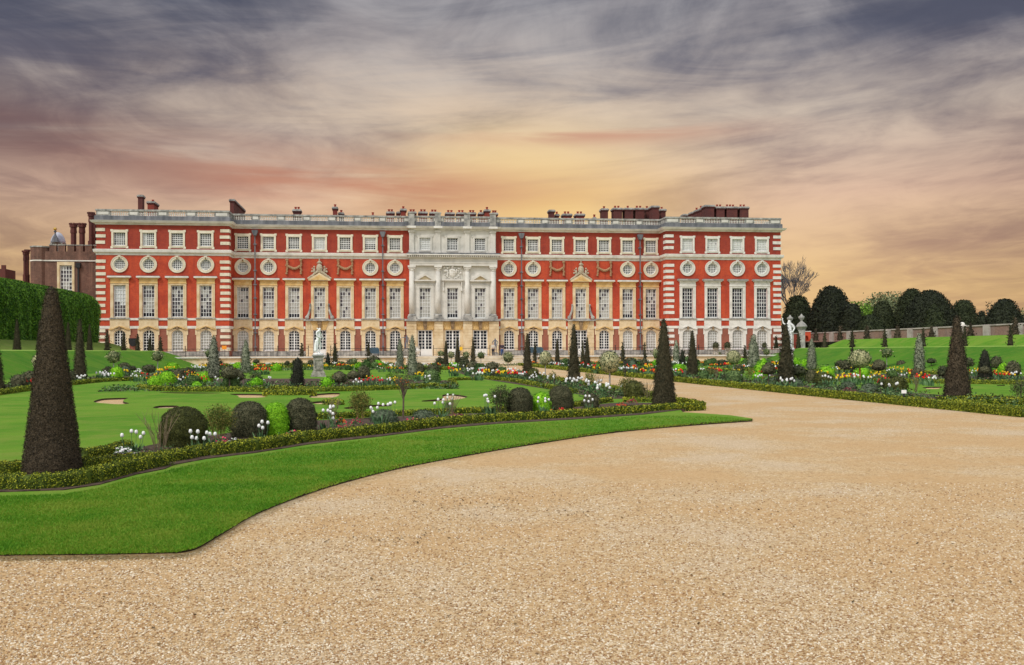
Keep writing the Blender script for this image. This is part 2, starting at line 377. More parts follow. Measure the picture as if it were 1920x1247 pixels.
# ---- quoins
for k,side in (('LP',0),('LP',1),('RP',0),('RP',1)):
    u0,u1,off=SEC[k]; mb=MB().mat('stone_white' if k=='RP' else 'stone_pale'); zz=1.95; i=0
    while zz<19.0:
        if not(4.8<zz<6.3 and True) and not(14.75<zz<15.9):
            wd=1.22 if i%2==0 else 1.14
            if side==0: mb.box(u0-.07,u0+wd,-off-.07,-off+ (wd if k=='RP' else .6),zz,zz+.43)
            else: mb.box(u1-wd,u1+.07,-off-.07,-off+(wd if k=='LP' else .6),zz,zz+.43)
        zz+=.86; i+=1
    mb.build('quoins',pal)
# ---- balustrade
def balust(u0,u1,off,centres,sp,matb='stone_white',name='balustrade',ends=True):
    root=MB().mat('stone_weathered'); y0=-off-.05; y1=-off+.25
    root.box(u0-.1,u1+.1,y0-.09,y1+.09,21.06,21.30)
    cur=u0
    for c in sorted(centres)+[None]:
        e_=u1 if c is None else c-sp
        root.box(cur,e_,y0,y1,20.41,21.08)
        if e_-cur>.7: root.mat('stone_grey'); root.box(cur+.18,e_-.18,y0-.04,y0+.01,20.55,20.95); root.mat('stone_weathered')
        if c is not None: cur=c+sp
    o=root.build(name,pal)
    bb=MB().mat(matb)
    for c in centres:
        n=10
        for i in range(n):
            uu=c-sp+(i+.5)*2*sp/n
            bb.lathe([(.085,20.42),(.085,20.50),(.05,20.54),(.10,20.68),(.09,20.78),(.045,20.92),(.085,21.0),(.085,21.07)],(uu,(y0+y1)/2,0),6)
    bb.build('baluster_row',o)
for k,(u0,u1,off) in SEC.items():
    cs=[b[0] for b in BAYS if b[2]==k]
    balust(u0,u1,off,cs,1.22 if k!='C' else 1.15)
mb=MB().mat('stone_weathered')
for uu in (uL0,uL1-.3,uR0,uR1-.3):
    yb=.0 if uu in (uL1-.3,uR0) else 22
    mb.box(uu,uu+.3,-PO+.25,yb,20.41,21.08); mb.box(uu-.09,uu+.39,-PO+.3,yb,21.06,21.295)
mb.build('parapet_return',pal)
# ---- shared window meshes (local origin: centre of the sill line, x right, z up, y in)
def ngrid(mb,w_,z0,z1,nx,nz,bw=.06,fr=.10,y=.16,thick=None):
    mb.box(-w_/2,-w_/2+fr,y,y+.1,z0,z1); mb.box(w_/2-fr,w_/2,y,y+.1,z0,z1)
    mb.box(-w_/2+fr,w_/2-fr,y,y+.1,z0,z0+fr*1.5); mb.box(-w_/2+fr,w_/2-fr,y,y+.1,z1-fr,z1)
    xi0,xi1,zi0,zi1=-w_/2+fr,w_/2-fr,z0+fr*1.5,z1-fr
    for i in range(1,nx):
        b=bw if not(thick and i==nx//2) else thick
        xx=xi0+(xi1-xi0)*i/nx; mb.box(xx-b/2,xx+b/2,y+.012,y+.08,zi0,zi1)
    for j in range(1,nz):
        b=bw if not(nz in(6,8) and j==nz//2 and not thick) else bw*1.6
        zz=zi0+(zi1-zi0)*j/nz; mb.box(xi0,xi1,y+.02,y+.07,zz-b/2,zz+b/2)
    return xi0,xi1,zi0,zi1
def panes(rect,nx,nz,fn,y=.25,clip=None):
    mb=MB(); xi0,xi1,zi0,zi1=rect
    for j in range(nz):
        for i in range(nx):
            a=xi0+(xi1-xi0)*i/nx; b=xi0+(xi1-xi0)*(i+1)/nx; c=zi0+(zi1-zi0)*j/nz; d=zi0+(zi1-zi0)*(j+1)/nz
            t=random.uniform(-.012,.012); mb.mat(fn(i,j))
            mb.add([(a,y+t,c),(b,y-t,c),(b,y+t,d),(a,y-t,d)],[(0,1,2,3)])
    return mb.mesh('window_pane')
def fmesh(fn):
    mb=MB().mat('paint_white'); r=fn(mb); return mb.mesh('window_frame'),r
tall_f,tr=fmesh(lambda m:ngrid(m,1.62,6.55,10.93,4,8,.055,.10))
def talltype(t):
    def fn(i,j):
        r=random.random()
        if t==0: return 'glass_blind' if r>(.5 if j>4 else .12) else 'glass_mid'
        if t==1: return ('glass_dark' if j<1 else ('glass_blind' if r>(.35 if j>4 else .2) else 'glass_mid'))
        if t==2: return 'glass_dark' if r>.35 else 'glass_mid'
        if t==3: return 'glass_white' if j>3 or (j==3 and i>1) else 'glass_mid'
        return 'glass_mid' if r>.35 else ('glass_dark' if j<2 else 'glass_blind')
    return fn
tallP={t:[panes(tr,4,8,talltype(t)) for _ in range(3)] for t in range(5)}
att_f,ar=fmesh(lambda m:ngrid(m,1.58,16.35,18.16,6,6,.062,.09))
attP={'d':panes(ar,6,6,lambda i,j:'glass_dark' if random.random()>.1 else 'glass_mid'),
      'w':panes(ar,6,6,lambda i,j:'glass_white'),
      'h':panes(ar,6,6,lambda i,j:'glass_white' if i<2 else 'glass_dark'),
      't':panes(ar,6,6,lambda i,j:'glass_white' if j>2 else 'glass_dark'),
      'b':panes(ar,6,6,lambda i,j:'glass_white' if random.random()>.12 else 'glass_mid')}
def roundframe(mb):
    R=.76; n=24
    circ=lambda r:[(r*math.cos(2*math.pi*i/n),13.8+r*math.sin(2*math.pi*i/n)) for i in range(n)]
    mb.ring(circ(R+.03),circ(R-.09),.16,.26)
    for i in range(1,6):
        xx=-R+2*R*i/6; h=math.sqrt(max(0,(R-.06)**2-xx*xx))
        mb.box(xx-.032,xx+.032,.175,.24,13.8-h,13.8+h); mb.box(-h,h,.182,.235,13.8+xx-.032,13.8+xx+.032)
    return (-R,R,13.8-R,13.8+R)
rnd_f,rr_=fmesh(roundframe)
def rpane(m_):
    mb=MB().mat(m_); n=24; mb.add([(.76*math.cos(2*math.pi*i/n),.25,13.8+.76*math.sin(2*math.pi*i/n)) for i in range(n)],[tuple(range(n-1,-1,-1))]); return mb.mesh('window_pane')
rndP=[rpane('glass_dark'),rpane('glass_mid'),rpane('glass_white')]
def archpts(hw,zs,zt,n=8):
    return [(hw*math.cos(math.pi*(n-i)/n) if True else 0, zs+(zt-zs)*math.sin(math.pi*i/n)) for i in range(n+1)]
def archframe(thick):
    def fn(mb):
        o=[(-.80,1.93)]+archpts(.80,4.22,4.88)+[(.80,1.93)]; i_=[(-.69,2.08)]+archpts(.69,4.2,4.76)+[(.69,2.08)]
        mb.ring(o,i_,.16,.27)
        nx=4
        for i in range(1,nx):
            xx=-.69+1.38*i/nx; b=.16 if (thick and i==2) else .06; ht=4.2+.56*math.sqrt(1-(xx/.69)**2)
            mb.box(xx-b/2,xx+b/2,.175,.25,2.07,ht+.02)
        if not thick:
            for xx in (-.52,.52,-.17,.17): pass
        nz=7
        for j in range(1,nz):
            zz=2.08+(4.76-2.08)*j/nz; hw=.69 if zz<4.2 else .69*math.sqrt(max(0,1-((zz-4.2)/.56)**2))
            mb.box(-hw,hw,.182,.245,zz-.035,zz+.035)
        return (-.70,.70,2.0,4.78)
    return fn
arcF_f,afr=fmesh(archframe(True)); arcS_f,_=fmesh(archframe(False))
def archpane(m_):
    mb=MB().mat(m_); mb.add([(p[0],.262,p[1]) for p in [(-.75,2.0)]+archpts(.75,4.2,4.82)+[(.75,2.0)]],[tuple(range(10,-1,-1))]); return mb.mesh('window_pane')
arcP={'d':archpane('glass_dark'),'b':archpane('glass_blind')}
def doorframe(w_):
    def fn(mb):
        r=ngrid(mb,w_,1.93,4.86,4,6,.07,.13,thick=.2); mb.box(-w_/2,w_/2,.17,.26,1.15,1.93); mb.box(-w_/2+.2,-.08,.155,.17,1.3,1.8); mb.box(.08,w_/2-.2,.155,.17,1.3,1.8); return r
    return fn
door_f,dr=fmesh(doorframe(1.86)); dorC_f,dcr=fmesh(doorframe(2.1))
doorP=panes(dr,4,6,lambda i,j:'glass_dark'); dorCP=panes(dcr,4,6,lambda i,j:'glass_dark')
# surrounds
def rectp(w_,z0,z1): return [(-w_/2,z0),(w_/2,z0),(w_/2,z1),(-w_/2,z1)]
def tall_surround(stone,frieze,hood,ped=False):
    mb=MB().mat(stone); mb.ring(rectp(2.42,6.50,11.24),rectp(1.60,6.55,10.93),-.10,.3); mb.ring(rectp(2.0,6.52,11.05),rectp(1.72,6.56,10.98),-.14,-.09)
    mb.mat('stone_weathered'); mb.box(-1.34,1.34,-.24,0,6.36,6.52)
    mb.mat(stone); mb.box(-1.28,1.28,-.09,0,5.02 if not ped else 6.3,6.36)
    mb.mat(frieze); mb.box(-1.20,1.20,-.13,0,11.24,11.84); mb.box(-1.27,1.27,-.17,0,11.20,11.30)
    if not ped:
        mb.mat(frieze); mb.box(-1.38,1.38,-.30,0,11.84,11.98); mb.mat(hood); mb.box(-1.55,1.55,-.48,0,11.98,12.18); mb.mat('lead'); mb.box(-1.50,1.50,-.44,0,12.18,12.24)
    return mb.mesh('window_surround')
def attic_surround(stone):
    mb=MB().mat(stone); mb.ring(rectp(2.10,16.06,18.50),rectp(1.56,16.35,18.14),-.10,.3)
    for sx in (-1,1):
        a,b=sorted((sx*1.16,sx*.84))
        mb.box(a,b,-.118,0,18.26,18.56); mb.box(a,b,-.118,0,15.98,16.26)
    mb.box(-.9,.9,-.16,0,16.20,16.33)
    return mb.mesh('window_surround')
def round_surround(stone):
    n=24; c=lambda r:[(r*math.cos(2*math.pi*i/n),13.8+r*math.sin(2*math.pi*i/n)) for i in range(n)]
    mb=MB().mat(stone); mb.ring(c(1.14),c(.76),-.10,.3); mb.ring(c(1.14),c(1.03),-.15,-.09); mb.box(-.18,.18,-.22,-.02,14.6,15.0)
    mb.mat('keystone'); mb.blob((0,-.22,14.72),.13); return mb.mesh('window_surround')
def arch_surround(stone,hood):
    mb=MB().mat(stone)
    inn=[(-.78,1.9)]+archpts(.78,4.2,4.86,10)+[(.78,1.9)]
    out=[(-1.28,1.9)]+[(-1.28+2.56*i/10, 5.02+.20*math.sin(math.pi*i/10)) for i in range(11)]+[(1.28,1.9)]
    mb.ring(out,inn,-.09,.3,close=False)
    mb.box(-1.42,-1.16,-.12,0,4.15,4.98); mb.box(1.16,1.42,-.12,0,4.15,4.98)
    mb.mat(hood)
    o2=[(-1.42+2.84*i/10, 5.02+.36*math.sin(math.pi*max(0,min(1,(i-1.5)/7)))) for i in range(11)]; i2=[(a*.97,b-.16) for a,b in o2]
    mb.ring(o2,i2,-.26,0,close=False)
    mb.mat('keystone'); mb.box(-.13,.13,-.30,-.02,4.86,5.3)
    mb.mat('stone_weathered'); mb.box(-.95,.95,-.2,0,1.80,1.92)
    return mb.mesh('window_surround')
TS={'y':tall_surround('stone_cream','stone_yellow','stone_white'),'w':tall_surround('stone_white','stone_white','stone_weathered'),'p':tall_surround('stone_cream','stone_yellow','stone_white',True)}
AS={'y':attic_surround('stone_pale'),'w':attic_surround('stone_white'),'g':attic_surround('stone_grey')}
RS={'y':round_surround('stone_pale'),'w':round_surround('stone_white')}
XS={'y':arch_surround('stone_cream','stone_yellow'),'w':arch_surround('stone_white','stone_white')}
def addwin(name,fm,pm,u,off,lab=None):
    o=link(name,fm,pal,(u,-off,0)); link('window_pane',pm,o)
    if lab: o['label']=lab
    return o
talls=[3,1,4,4, 1,1,1,0,0,0,0, 0,1,0, 0,0,0,0,0,1,4, 2,2,2,2]
atts=['d','h','d','d', 'd','d','d','w','d','t','d', 'w','d','d', 'd','d','d','d','d','d','d', 'w','b','w','w']
archs=['d','d','b','b', 'b','b','d','x','d','d','d', 'x','x','x', 'd','d','d','x','d','b','b', 'b','b','b','b']
for i,b in enumerate(BAYS):
    u,off,k=b; ck='w' if k=='RP' else 'y'; L=LRb if k=='LR' else (RRb if k=='RR' else None); j=L.index(b) if L else -1
    addwin('tall_window',tall_f,random.choice(tallP[talls[i]]),u,off)
    addwin('attic_window',att_f,attP[atts[i]],u,off)
    link('window_surround',AS['g' if k=='C' else ck],pal,(u,-off,0))
    if k!='C': link('window_surround',TS['p' if j==3 else ck],pal,(u,-off,0))
    if isround(b):
        addwin('round_window',rnd_f,random.choice(rndP[:2] if k!='LR' else rndP),u,off); link('window_surround',RS[ck],pal,(u,-off,0))
    if k=='C': addwin('glazed_door',dorC_f,dorCP,u,off)
    elif j==3: addwin('glazed_door',door_f,doorP,u,off)
    else:
        addwin('arched_window',arcF_f if archs[i]=='d' else arcS_f,arcP[archs[i]],u,off); link('window_surround',XS[ck],pal,(u,-off,0))
# ---- rusticated stone round the wing doors, pediment, crown carving, swags
def courses(mb,x0,x1,z0,z1,yf,h=.42,pr=.12):
    zz=z0
    while zz<z1-.05:
        t=min(z1,zz+h); mb.box(x0,x1,yf-pr,yf+.01,zz+.018,t-.018); zz=t
    mb.box(x0+.02,x1-.02,yf-pr+.05,yf+.005,z0,z1)
def keyst(mb,u,yf,z0,z1): mb.mat('keystone'); mb.slab([(u-.17,z0),(u+.17,z0),(u+.30,z1),(u-.30,z1)],yf-.34,yf-.02)
def voussoirs(mb,u,yf,w_,z0,z1,pr=.14):
    n=4
    for sgn in (-1,1):
        for i in range(n):
            a0=.3+i*(w_/2-.3)/n; a1=.3+(i+1)*(w_/2-.3)/n
            b0,b1=.2+(a0-.3)*.62,.2+(a1-.3)*.62
            q=[(u+sgn*(b0+.012),z0),(u+sgn*(b1-.012),z0),(u+sgn*(a1-.012),z1),(u+sgn*(a0+.012),z1)]
            if sgn<0: q=q[::-1]
            mb.slab(q,yf-pr,yf-.01)
for bb in (LRb[3],RRb[3]):
    u=bb[0]; mb=MB().mat('stone_cream'); courses(mb,u-1.95,u-.93,1.14,4.9,0); courses(mb,u+.93,u+1.95,1.14,4.9,0)
    mb.mat('stone_yellow'); voussoirs(mb,u,0,2.6,4.88,6.14); mb.mat('stone_cream'); mb.box(u-1.95,u-1.32,-.13,.01,4.92,6.16); mb.box(u+1.32,u+1.95,-.13,.01,4.92,6.16); mb.box(u-1.32,u+1.32,-.06,.01,4.88,6.16)
    keyst(mb,u,0,4.95,6.14); mb.mat('stone_weathered'); mb.box(u-2.1,u+2.1,-.5,.01,6.16,6.36); mb.build('door_surround',pal)
    mb=MB().mat('stone_cream')
    mb.slab([(u-1.55,11.92),(u+1.55,11.92),(u+1.55,12.10),(u,13.02),(u-1.55,12.10)],-.45,0.)
    mb.mat('stone_yellow'); mb.slab([(u-1.2,12.0),(u+1.2,12.0),(u,12.75)],-.48,-.40)
    mb.build('pediment',pal)
    mb=MB().mat('carved_stone'); rg=random.Random(3)
    for sgn in (-1,1):      # raking leafage, supporters, crowned oval shield
        for i in range(9):
            t=i/8; mb.blob((u+sgn*(1.5-1.2*t),-.32,12.2+.9*t+.08*rg.random()),.17+.05*rg.random(),1.1,.8,.9)
        mb.blob((u+sgn*.72,-.3,13.35),.24,.8,.8,1.5); mb.blob((u+sgn*.72,-.34,13.85),.15); mb.blob((u+sgn*.98,-.3,13.6),.13); mb.blob((u+sgn*1.02,-.3,13.2),.17)
    mb.lathe([(.0,0)]+[(.1,.02)]+[(.1,.2)],(u,-.3,14.9),6)
    mb.blob((u,-.28,13.65),.46,1,.6,1.5,10,6); mb.blob((u,-.4,13.65),.3,1,.6,1.5,10,6)
    mb.blob((u,-.3,14.5),.26,1.2,.8,.8); mb.blob((u,-.3,14.78),.12)
    for q in range(5): mb.blob((u-.3+.15*q,-.36,14.4+.06*(2-abs(q-2))),.08)
    mb.build('royal_arms_carving',pal)
    mb=MB().mat('stone_weathered')
    for sgn in (-1,1):
        mb.tube([(u+sgn*1.30,-.2,8.4),(u+sgn*1.36,-.2,7.7),(u+sgn*1.55,-.2,7.1),(u+sgn*1.7,-.2,6.8)],[.11,.14,.17,.2],8)
        mb.blob((u+sgn*1.75,-.22,6.66),.30,1,.7,1,10,6); mb.blob((u+sgn*1.32,-.22,8.5),.16)
    mb.build('scroll_bracket',pal)
swm=MB().mat('carved_brown'); rg=random.Random(5)
for sgn in (-1,1):
    for i in range(9): swm.blob((sgn*.98+rg.uniform(-.06,.06),-.14,14.75-.23*i),.17-.03*(i%3==1)+.03*rg.random(),1,.8,.85)
    swm.blob((sgn*.98,-.16,14.85),.24,1.1,.7,.6)
for i in range(13):
    t=-1+2*i/12; swm.blob((t*.92,-.16,14.1-.48*(1-t*t)+rg.uniform(-.03,.03)),.15+.08*(1-t*t),1,.8,.9)
swmesh=swm.mesh('carved_swag')
for bb in (LRb[2],LRb[4],RRb[2],RRb[4]): link('carved_swag',swmesh,pal,(bb[0],0,0))
# ---- centrepiece
cols=[U(p,CO) for p in (772.,821.3,876.,924.4)]; yf=-CO
mb=MB()
for c,(p0,p1) in zip(cols,((762,780.5),(814,830.5),(868,885),(916.5,935))):
    a,b=U(p0,CO),U(p1,CO); mb.mat('stone_cream'); courses(mb,a,b,1.14,6.1,yf,.42,.34)
for bq in [b for b in BAYS if b[2]=='C']:
    u=bq[0]; mb.mat('stone_yellow'); voussoirs(mb,u,yf,3.4,4.9,6.1); keyst(mb,u,yf,4.95,6.1)
mb.mat('stone_yellow'); mb.box(uC0,uC1,yf-.05,yf+.01,4.88,6.12)
mb.build('rusticated_base',pal)
mb=MB().mat('stone_weathered'); mb.box(uC0-.65,uC1+.65,yf-.62,yf+.01,6.12,6.42)
mb.build('ledge',pal)
for c in cols:
    mb=MB().mat('stone_weathered'); mb.box(c-.62,c+.62,yf-.60,yf,6.42,6.85); mb.lathe([(.55,6.85),(.55,7.0),(.42,7.15)],(c,yf-.1,0),14)
    o=mb.build('column_base',pal)
    mb=MB().mat('stone_grey'); mb.lathe([(.39,7.1),(.40,9.5),(.34,13.4)],(c,yf-.1,0),16); mb.build('column',pal,True)
    mb=MB().mat('stone_white'); mb.lathe([(.36,13.35),(.40,13.45),(.37,13.6),(.44,13.85)],(c,yf-.12,0),12); mb.box(c-.56,c+.56,yf-.62,yf,13.86,14.1)
    for q in range(7): mb.blob((c-.4+.133*q,yf-.5,13.7),.09)
    mb.build('column_capital',pal)
    mb=MB().mat('stone_grey'); mb.box(c-.34,c+.34,yf-.2,yf,15.9,18.9); mb.box(c-.46,c+.46,yf-.28,yf,18.9,19.2); mb.box(c-.42,c+.42,yf-.26,yf,15.9,16.3); mb.build('attic_pilaster',pal)
    mb=MB().mat('stone_white'); mb.box(c-.62,c+.62,yf-.80,yf-.55,19.46,19.76); mb.mat('stone_weathered'); mb.box(c-.42,c+.42,yf-.36,yf+.1,19.80,21.6); mb.box(c-.5,c+.5,yf-.44,yf+.2,21.6,21.78); mb.build('parapet_pier',pal)
mb=MB().mat('stone_grey'); a,b=uC0-.15,uC1+.15
mb.box(a,b,yf-.5,yf,14.1,14.45); mb.box(a,b,yf-.55,yf,14.45,14.62); mb.box(a,b,yf-.46,yf,14.62,15.2)
mb.mat('stone_white'); mb.box(a-.25,b+.25,yf-.75,yf,15.2,15.34)
n=44
for i in range(n):
    uu=a-.2+(b-a+.4)*(i+.5)/n; mb.box(uu-.10,uu+.10,yf-1.0,yf-.6,15.34,15.54)
mb.mat('keystone'); mb.box(a-.25,b+.25,yf-.62,yf,15.34,15.56); mb.mat('stone_white'); mb.box(a-.45,b+.45,yf-1.12,yf,15.56,15.72); mb.mat('lead'); mb.box(a-.4,b+.4,yf-1.06,yf,15.72,15.9)
mb.build('entablature',pal)
CB=[b for b in BAYS if b[2]=='C']
for i,bq in enumerate(CB):
    u=bq[0]; mb=MB().mat('stone_grey'); mb.ring([(u+p[0],p[1]) for p in rectp(2.5,6.45,11.25)],[(u+p[0],p[1]) for p in rectp(1.6,6.55,10.93)],yf-.1,yf+.3)
    mb.box(u-1.15,u+1.15,yf-.14,yf,11.25,11.42); mb.box(u-1.15,u+1.15,yf-.16,yf,6.43,6.55); mb.build('window_surround',pal)
    if i!=1:
        mb=MB().mat('stone_grey'); mb.box(u-1.5,u+1.5,yf-.5,yf,11.86,12.02)
        mb.ring([(u-1.52,12.02),(u+1.52,12.02),(u,12.98)],[(u-1.0,12.06),(u+1.0,12.06),(u,12.66)],yf-.5,yf-.01); mb.mat('stone_cream'); mb.slab([(u-1.02,12.04),(u+1.02,12.04),(u,12.7)],yf-.2,yf-.005)
        mb.build('pediment',pal)
    else:
        mb=MB().mat('stone_grey'); mb.box(u-1.55,u+1.55,yf-.5,yf,11.95,12.15); mb.box(u-1.35,u+1.35,yf-.32,yf,11.8,11.95); mb.box(u-1.1,u+1.1,yf-.15,yf,11.43,11.8)
        for sgn in (-1,1): mb.tube([(u+sgn*1.3,yf-.25,11.8),(u+sgn*1.3,yf-.15,11.0),(u+sgn*1.3,yf-.2,10.5)],[.14,.08,.14],7)
        mb.build('window_hood',pal)
        mb=MB().mat('carved_stone'); rg=random.Random(11); mb.mat('stone_grey'); mb.box(u-1.35,u+1.35,yf-.08,yf,12.16,14.08); 
        mb.mat('stone_white')
        mb.blob((u,yf-.2,13.1),.5,1,.5,1.35,12,6)
        for q in range(95):
            x_=rg.uniform(-1.28,1.28); z_=rg.uniform(12.3,13.95)
            if abs(x_)<.42 and abs(z_-13.1)<.6: continue
            mb.blob((u+x_,yf-.12-rg.random()*.1,z_),rg.uniform(.07,.15),rg.uniform(.7,1.6),.8,rg.uniform(.7,1.5),6,3)
        for q in range(8): mb.blob((u+rg.uniform(-.25,.25),yf-.42,13.1+rg.uniform(-.4,.4)),.08)
        mb.blob((u,yf-.25,13.95),.2); mb.build('coat_of_arms_carving',pal)
# ---- rainwater pipes
for p,z0 in ((479.2,1.3),(718,1.3),(977.3,1.3),(1199,1.3)):
    u=U(p,0); mb=MB().mat('lead'); mb.box(u-.075,u+.075,-.55,-.42,z0,18.3); mb.slab([(u-.2,18.2),(u+.2,18.2),(u+.40,18.75),(u+.40,18.95),(u-.40,18.95),(u-.40,18.75)],-.8,-.2)
    for zz in (2.4,4.4,7.0,9.3,11.2,13.2,16.9): mb.box(u-.2,u+.2,-.66,-.1,zz,zz+.16)
    mb.build('drainpipe',pal)
# ---- chimneys
def chim(p0,p1,ty,d,dp=1.6,pots=2,dark=False,cap=True,z0=18.):
    a,b=U(p0,-d,400),U(p1,-d,400); zt=Hz((p0+p1)/2,ty,-d)
    mb=MB().mat('brick_dark' if dark else 'brick_chimney'); mb.box(a+.12,b-.12,d,d+dp,z0,zt-.35)
    mb.mat('brick_dark'); mb.box(a+.02,b-.02,d-.08,d+dp+.08,zt-.48,zt-.3); mb.mat('stone_weathered'); mb.box(a-.03,b+.03,d-.16,d+dp+.16,zt-.3,zt-.12)
    mb.box(a+.05,b-.05,d,d+dp,zt-.12,zt)
    o=mb.build('chimney',pal)
    if pots:
        mb=MB().mat('brick_attic')
        for i in range(pots):
            uu=a+(b-a)*(i+1)/(pots+1) if pots>1 else (a+b)/2
            mb.lathe([(.17,zt-.02),(.14,zt+.28),(.19,zt+.32),(.19,zt+.42)],(uu,d+dp/2,0),8)
        mb.build('chimney_pot',o)
for a in ((257,268.5,365,9,1.3,0,True),(275,290,377,13,3,1,False),(429.5,440.5,373,6,11,0,True),
          (548,564.5,392,7,1.6,2,True),(622.5,633.5,387.5,7,1.2,1,False),(634,645,398,8,1.4,1,True),
          (696,702,403,7,.6,1,False),(724,740,396.5,7,1.6,2,False),(743,751,396.5,8,1.6,0,False),(750,762.5,391,7,1.4,1,False),
          (765,781,396.5,7,1.6,2,False),(784.5,802,396.5,7,1.6,2,False),(805.5,822,397,7,1.6,2,False),
          (835,853,398,7,1.6,2,False),(856,873.5,398,7,1.6,2,False),(877.5,893,398,7,1.6,2,False),(897,908,398,8,1.6,1,False),(907.5,920,392.5,7,1.2,1,False),(921.5,934,398.5,8,1.6,2,False),
          (1029,1041,393,6,1.4,0,True),(1041.5,1049,401,7,1.4,1,False),(1055,1073,400.5,7,1.6,2,False),(1079,1097,400.5,7,1.6,2,False),(1112,1118,407,7,.6,1,False),
          (1127.5,1141.5,390.5,12,1.6,1,True),(1149.5,1168,389.5,12,1.8,2,True),(1170.5,1188.5,389.5,12,1.8,1,True),(1190.5,1209,389.5,12,1.8,2,True),(1210.5,1220.5,390,13,1.8,1,True),(1221.5,1237,385.5,10,2,0,True),(1238,1249.5,391.5,12,2,1,True),
          (1342.5,1360,387,9,2,2,True),(1361.5,1384,387,9,2,3,True),(1386.5,1405,387,9,2,2,True),
          (1321.5,1340.5,384,9,1.8,0,True),(1314,1321,389.5,13,1.8,1,True),(1305,1313.5,393,16.5,1.8,1,True),(1296,1304.5,397,20,1.8,0,True),(1281,1295.5,401,24,1.8,0,True)):
    chim(*a)
# wall plaque
mb=MB().mat('iron'); u=U(249.5,PO); mb.slab([(u-.2,2.6),(u+.2,2.6),(u+.55,3.0),(u+.6,3.7),(u-.6,3.7),(u-.55,3.0)],-PO-.12,-PO); mb.build('wall_plaque',pal)
# ================================================================ TUDOR WING
tud=tag(empty('tudor_wing',(0,FZ,0),FR),'old brown brick wing with battlements beside the palace, half hidden by the tall hedge','building')
def Ut(p): return U(p,-1.,480)
mb=MB().mat('brick_tudor')
hz=lambda y_:Hz(120,y_,-1.)
zt=hz(471.5); a,b=Ut(84),uL0-.05; wu=Ut(123.5)
holes_row(mb,a,b,0,zt,[(wu,1.75,hz(560),hz(497.5))],1.0,.6)
mb.box(a,b,1.6,1.9,0,zt)
mb.build('wall',tud)
mb=MB().mat('brick_tudor'); n=6
for i in range(n):
    x0=a+.6+(b-a-.8)*i/n; mb.box(x0,x0+.9,1.0,1.6,zt,zt+.85); 
mb.mat('stone_weathered')
for i in range(n):
    x0=a+.6+(b-a-.8)*i/n; mb.box(x0-.06,x0+.96,.94,1.66,zt+.85,zt+.97)
mb.build('battlements',tud)
mb=MB().mat('stone_white'); mb.box(a,b,.86,1.01,hz(490),hz(487.8)); mb.build('string_course',tud)
fm=MB().mat('paint_white'); r=ngrid(fm,1.65,hz(560),hz(497.8),4,8,.08,.1); fo=link('tall_window',fm.mesh('window_frame'),tud,(wu,1.0,0)); link('window_pane',panes(r,4,8,talltype(4)),fo)
mb=MB().mat('stone_cream'); mb.ring([(wu+p[0],p[1]) for p in rectp(2.3,hz(560),hz(491))],[(wu+p[0],p[1]) for p in rectp(1.66,hz(558),hz(497.5))],.9,1.3); mb.build('window_surround',tud)
mb=MB().mat('iron'); u=Ut(147.5); mb.box(u-.1,u+.1,.75,.95,3,hz(497)); mb.box(u-.3,u+.3,.6,.98,hz(502),hz(493)); mb.build('drainpipe',tud)
def octp(cx,cy,r): return [(cx+r*math.cos(math.pi/8+math.pi/4*i),cy+r*math.sin(math.pi/8+math.pi/4*i)) for i in range(8)]
cx=(Ut(54.5)+Ut(90))/2; r=(Ut(90)-Ut(54.5))/2*1.05; mb=MB().mat('brick_tudor'); mb.prism(octp(cx,1.9,r),0,hz(464)); mb.mat('stone_weathered'); mb.prism(octp(cx,1.9,r+.08),hz(464),hz(461.5)); mb.mat('stone_white'); mb.prism(octp(cx,1.9,r+.06),hz(490),hz(487.8)); mb.build('turret',tud)
def tchim(p0,p1,ty,by,d=4.,flare=True):
    c=(U(p0,-d,450)+U(p1,-d,450))/2; r=(U(p1,-d,450)-U(p0,-d,450))/2; zt=Hz((p0+p1)/2,ty,-d); zb=Hz((p0+p1)/2,by,-d); mb=MB().mat('brick_dark')
    for q0,q1,rr in ((zb-2,zb,r*1.1),(zb,zt-1.2,r*.80),(zt-1.2,zt-.8,r*.95),(zt-.8,zt-.35,r*.88),(zt-.35,zt,r*1.15)): mb.prism(octp(c,d,rr),q0,q1)
    for k in range(8): mb.box(c+r*math.cos(k*math.pi/4+.39)-.12,c+r*math.cos(k*math.pi/4+.39)+.12,d+r*math.sin(k*math.pi/4+.39)-.12,d+r*math.sin(k*math.pi/4+.39)+.12,zt-.01,zt+.22)
    mb.build('chimney',tud)
tchim(131.5,144.5,421.5,464); tchim(147.5,160.5,421.5,464); tchim(165.5,176.5,401,452,3.); tchim(173.5,182.5,405,452,5.); tchim(43,50.5,473,515,2.5); tchim(47.5,55,471,515,4.)
cup=tag(empty('cupola',(0,FZ,0),FR),'small grey lead onion dome with a gilt ball rising behind the battlements','cupola')
d=18.; c=U(109,-d,450); H=lambda y_:Hz(109,y_,-d); R_=(U(122.5,-d,450)-U(95.5,-d,450))/2
mb=MB().mat('dome_lead'); mb.lathe([(R_,H(457)),(R_*1.04,H(453)),(R_*.98,H(450)),(R_*.8,H(444)),(R_*.5,H(438.5)),(R_*.15,H(435.5))],(c,d,0),16); mb.build('dome',cup,True)
mb=MB().mat('stone_weathered'); mb.lathe([(R_*.95,10),(R_*.95,H(457))],(c,d,0),8); 
for k in range(8): mb.box(c+R_*math.cos(k*.785)-.12,c+R_*math.cos(k*.785)+.12,d+R_*math.sin(k*.785)-.12,d+R_*math.sin(k*.785)+.12,H(475),H(456))
mb.build('drum',cup)
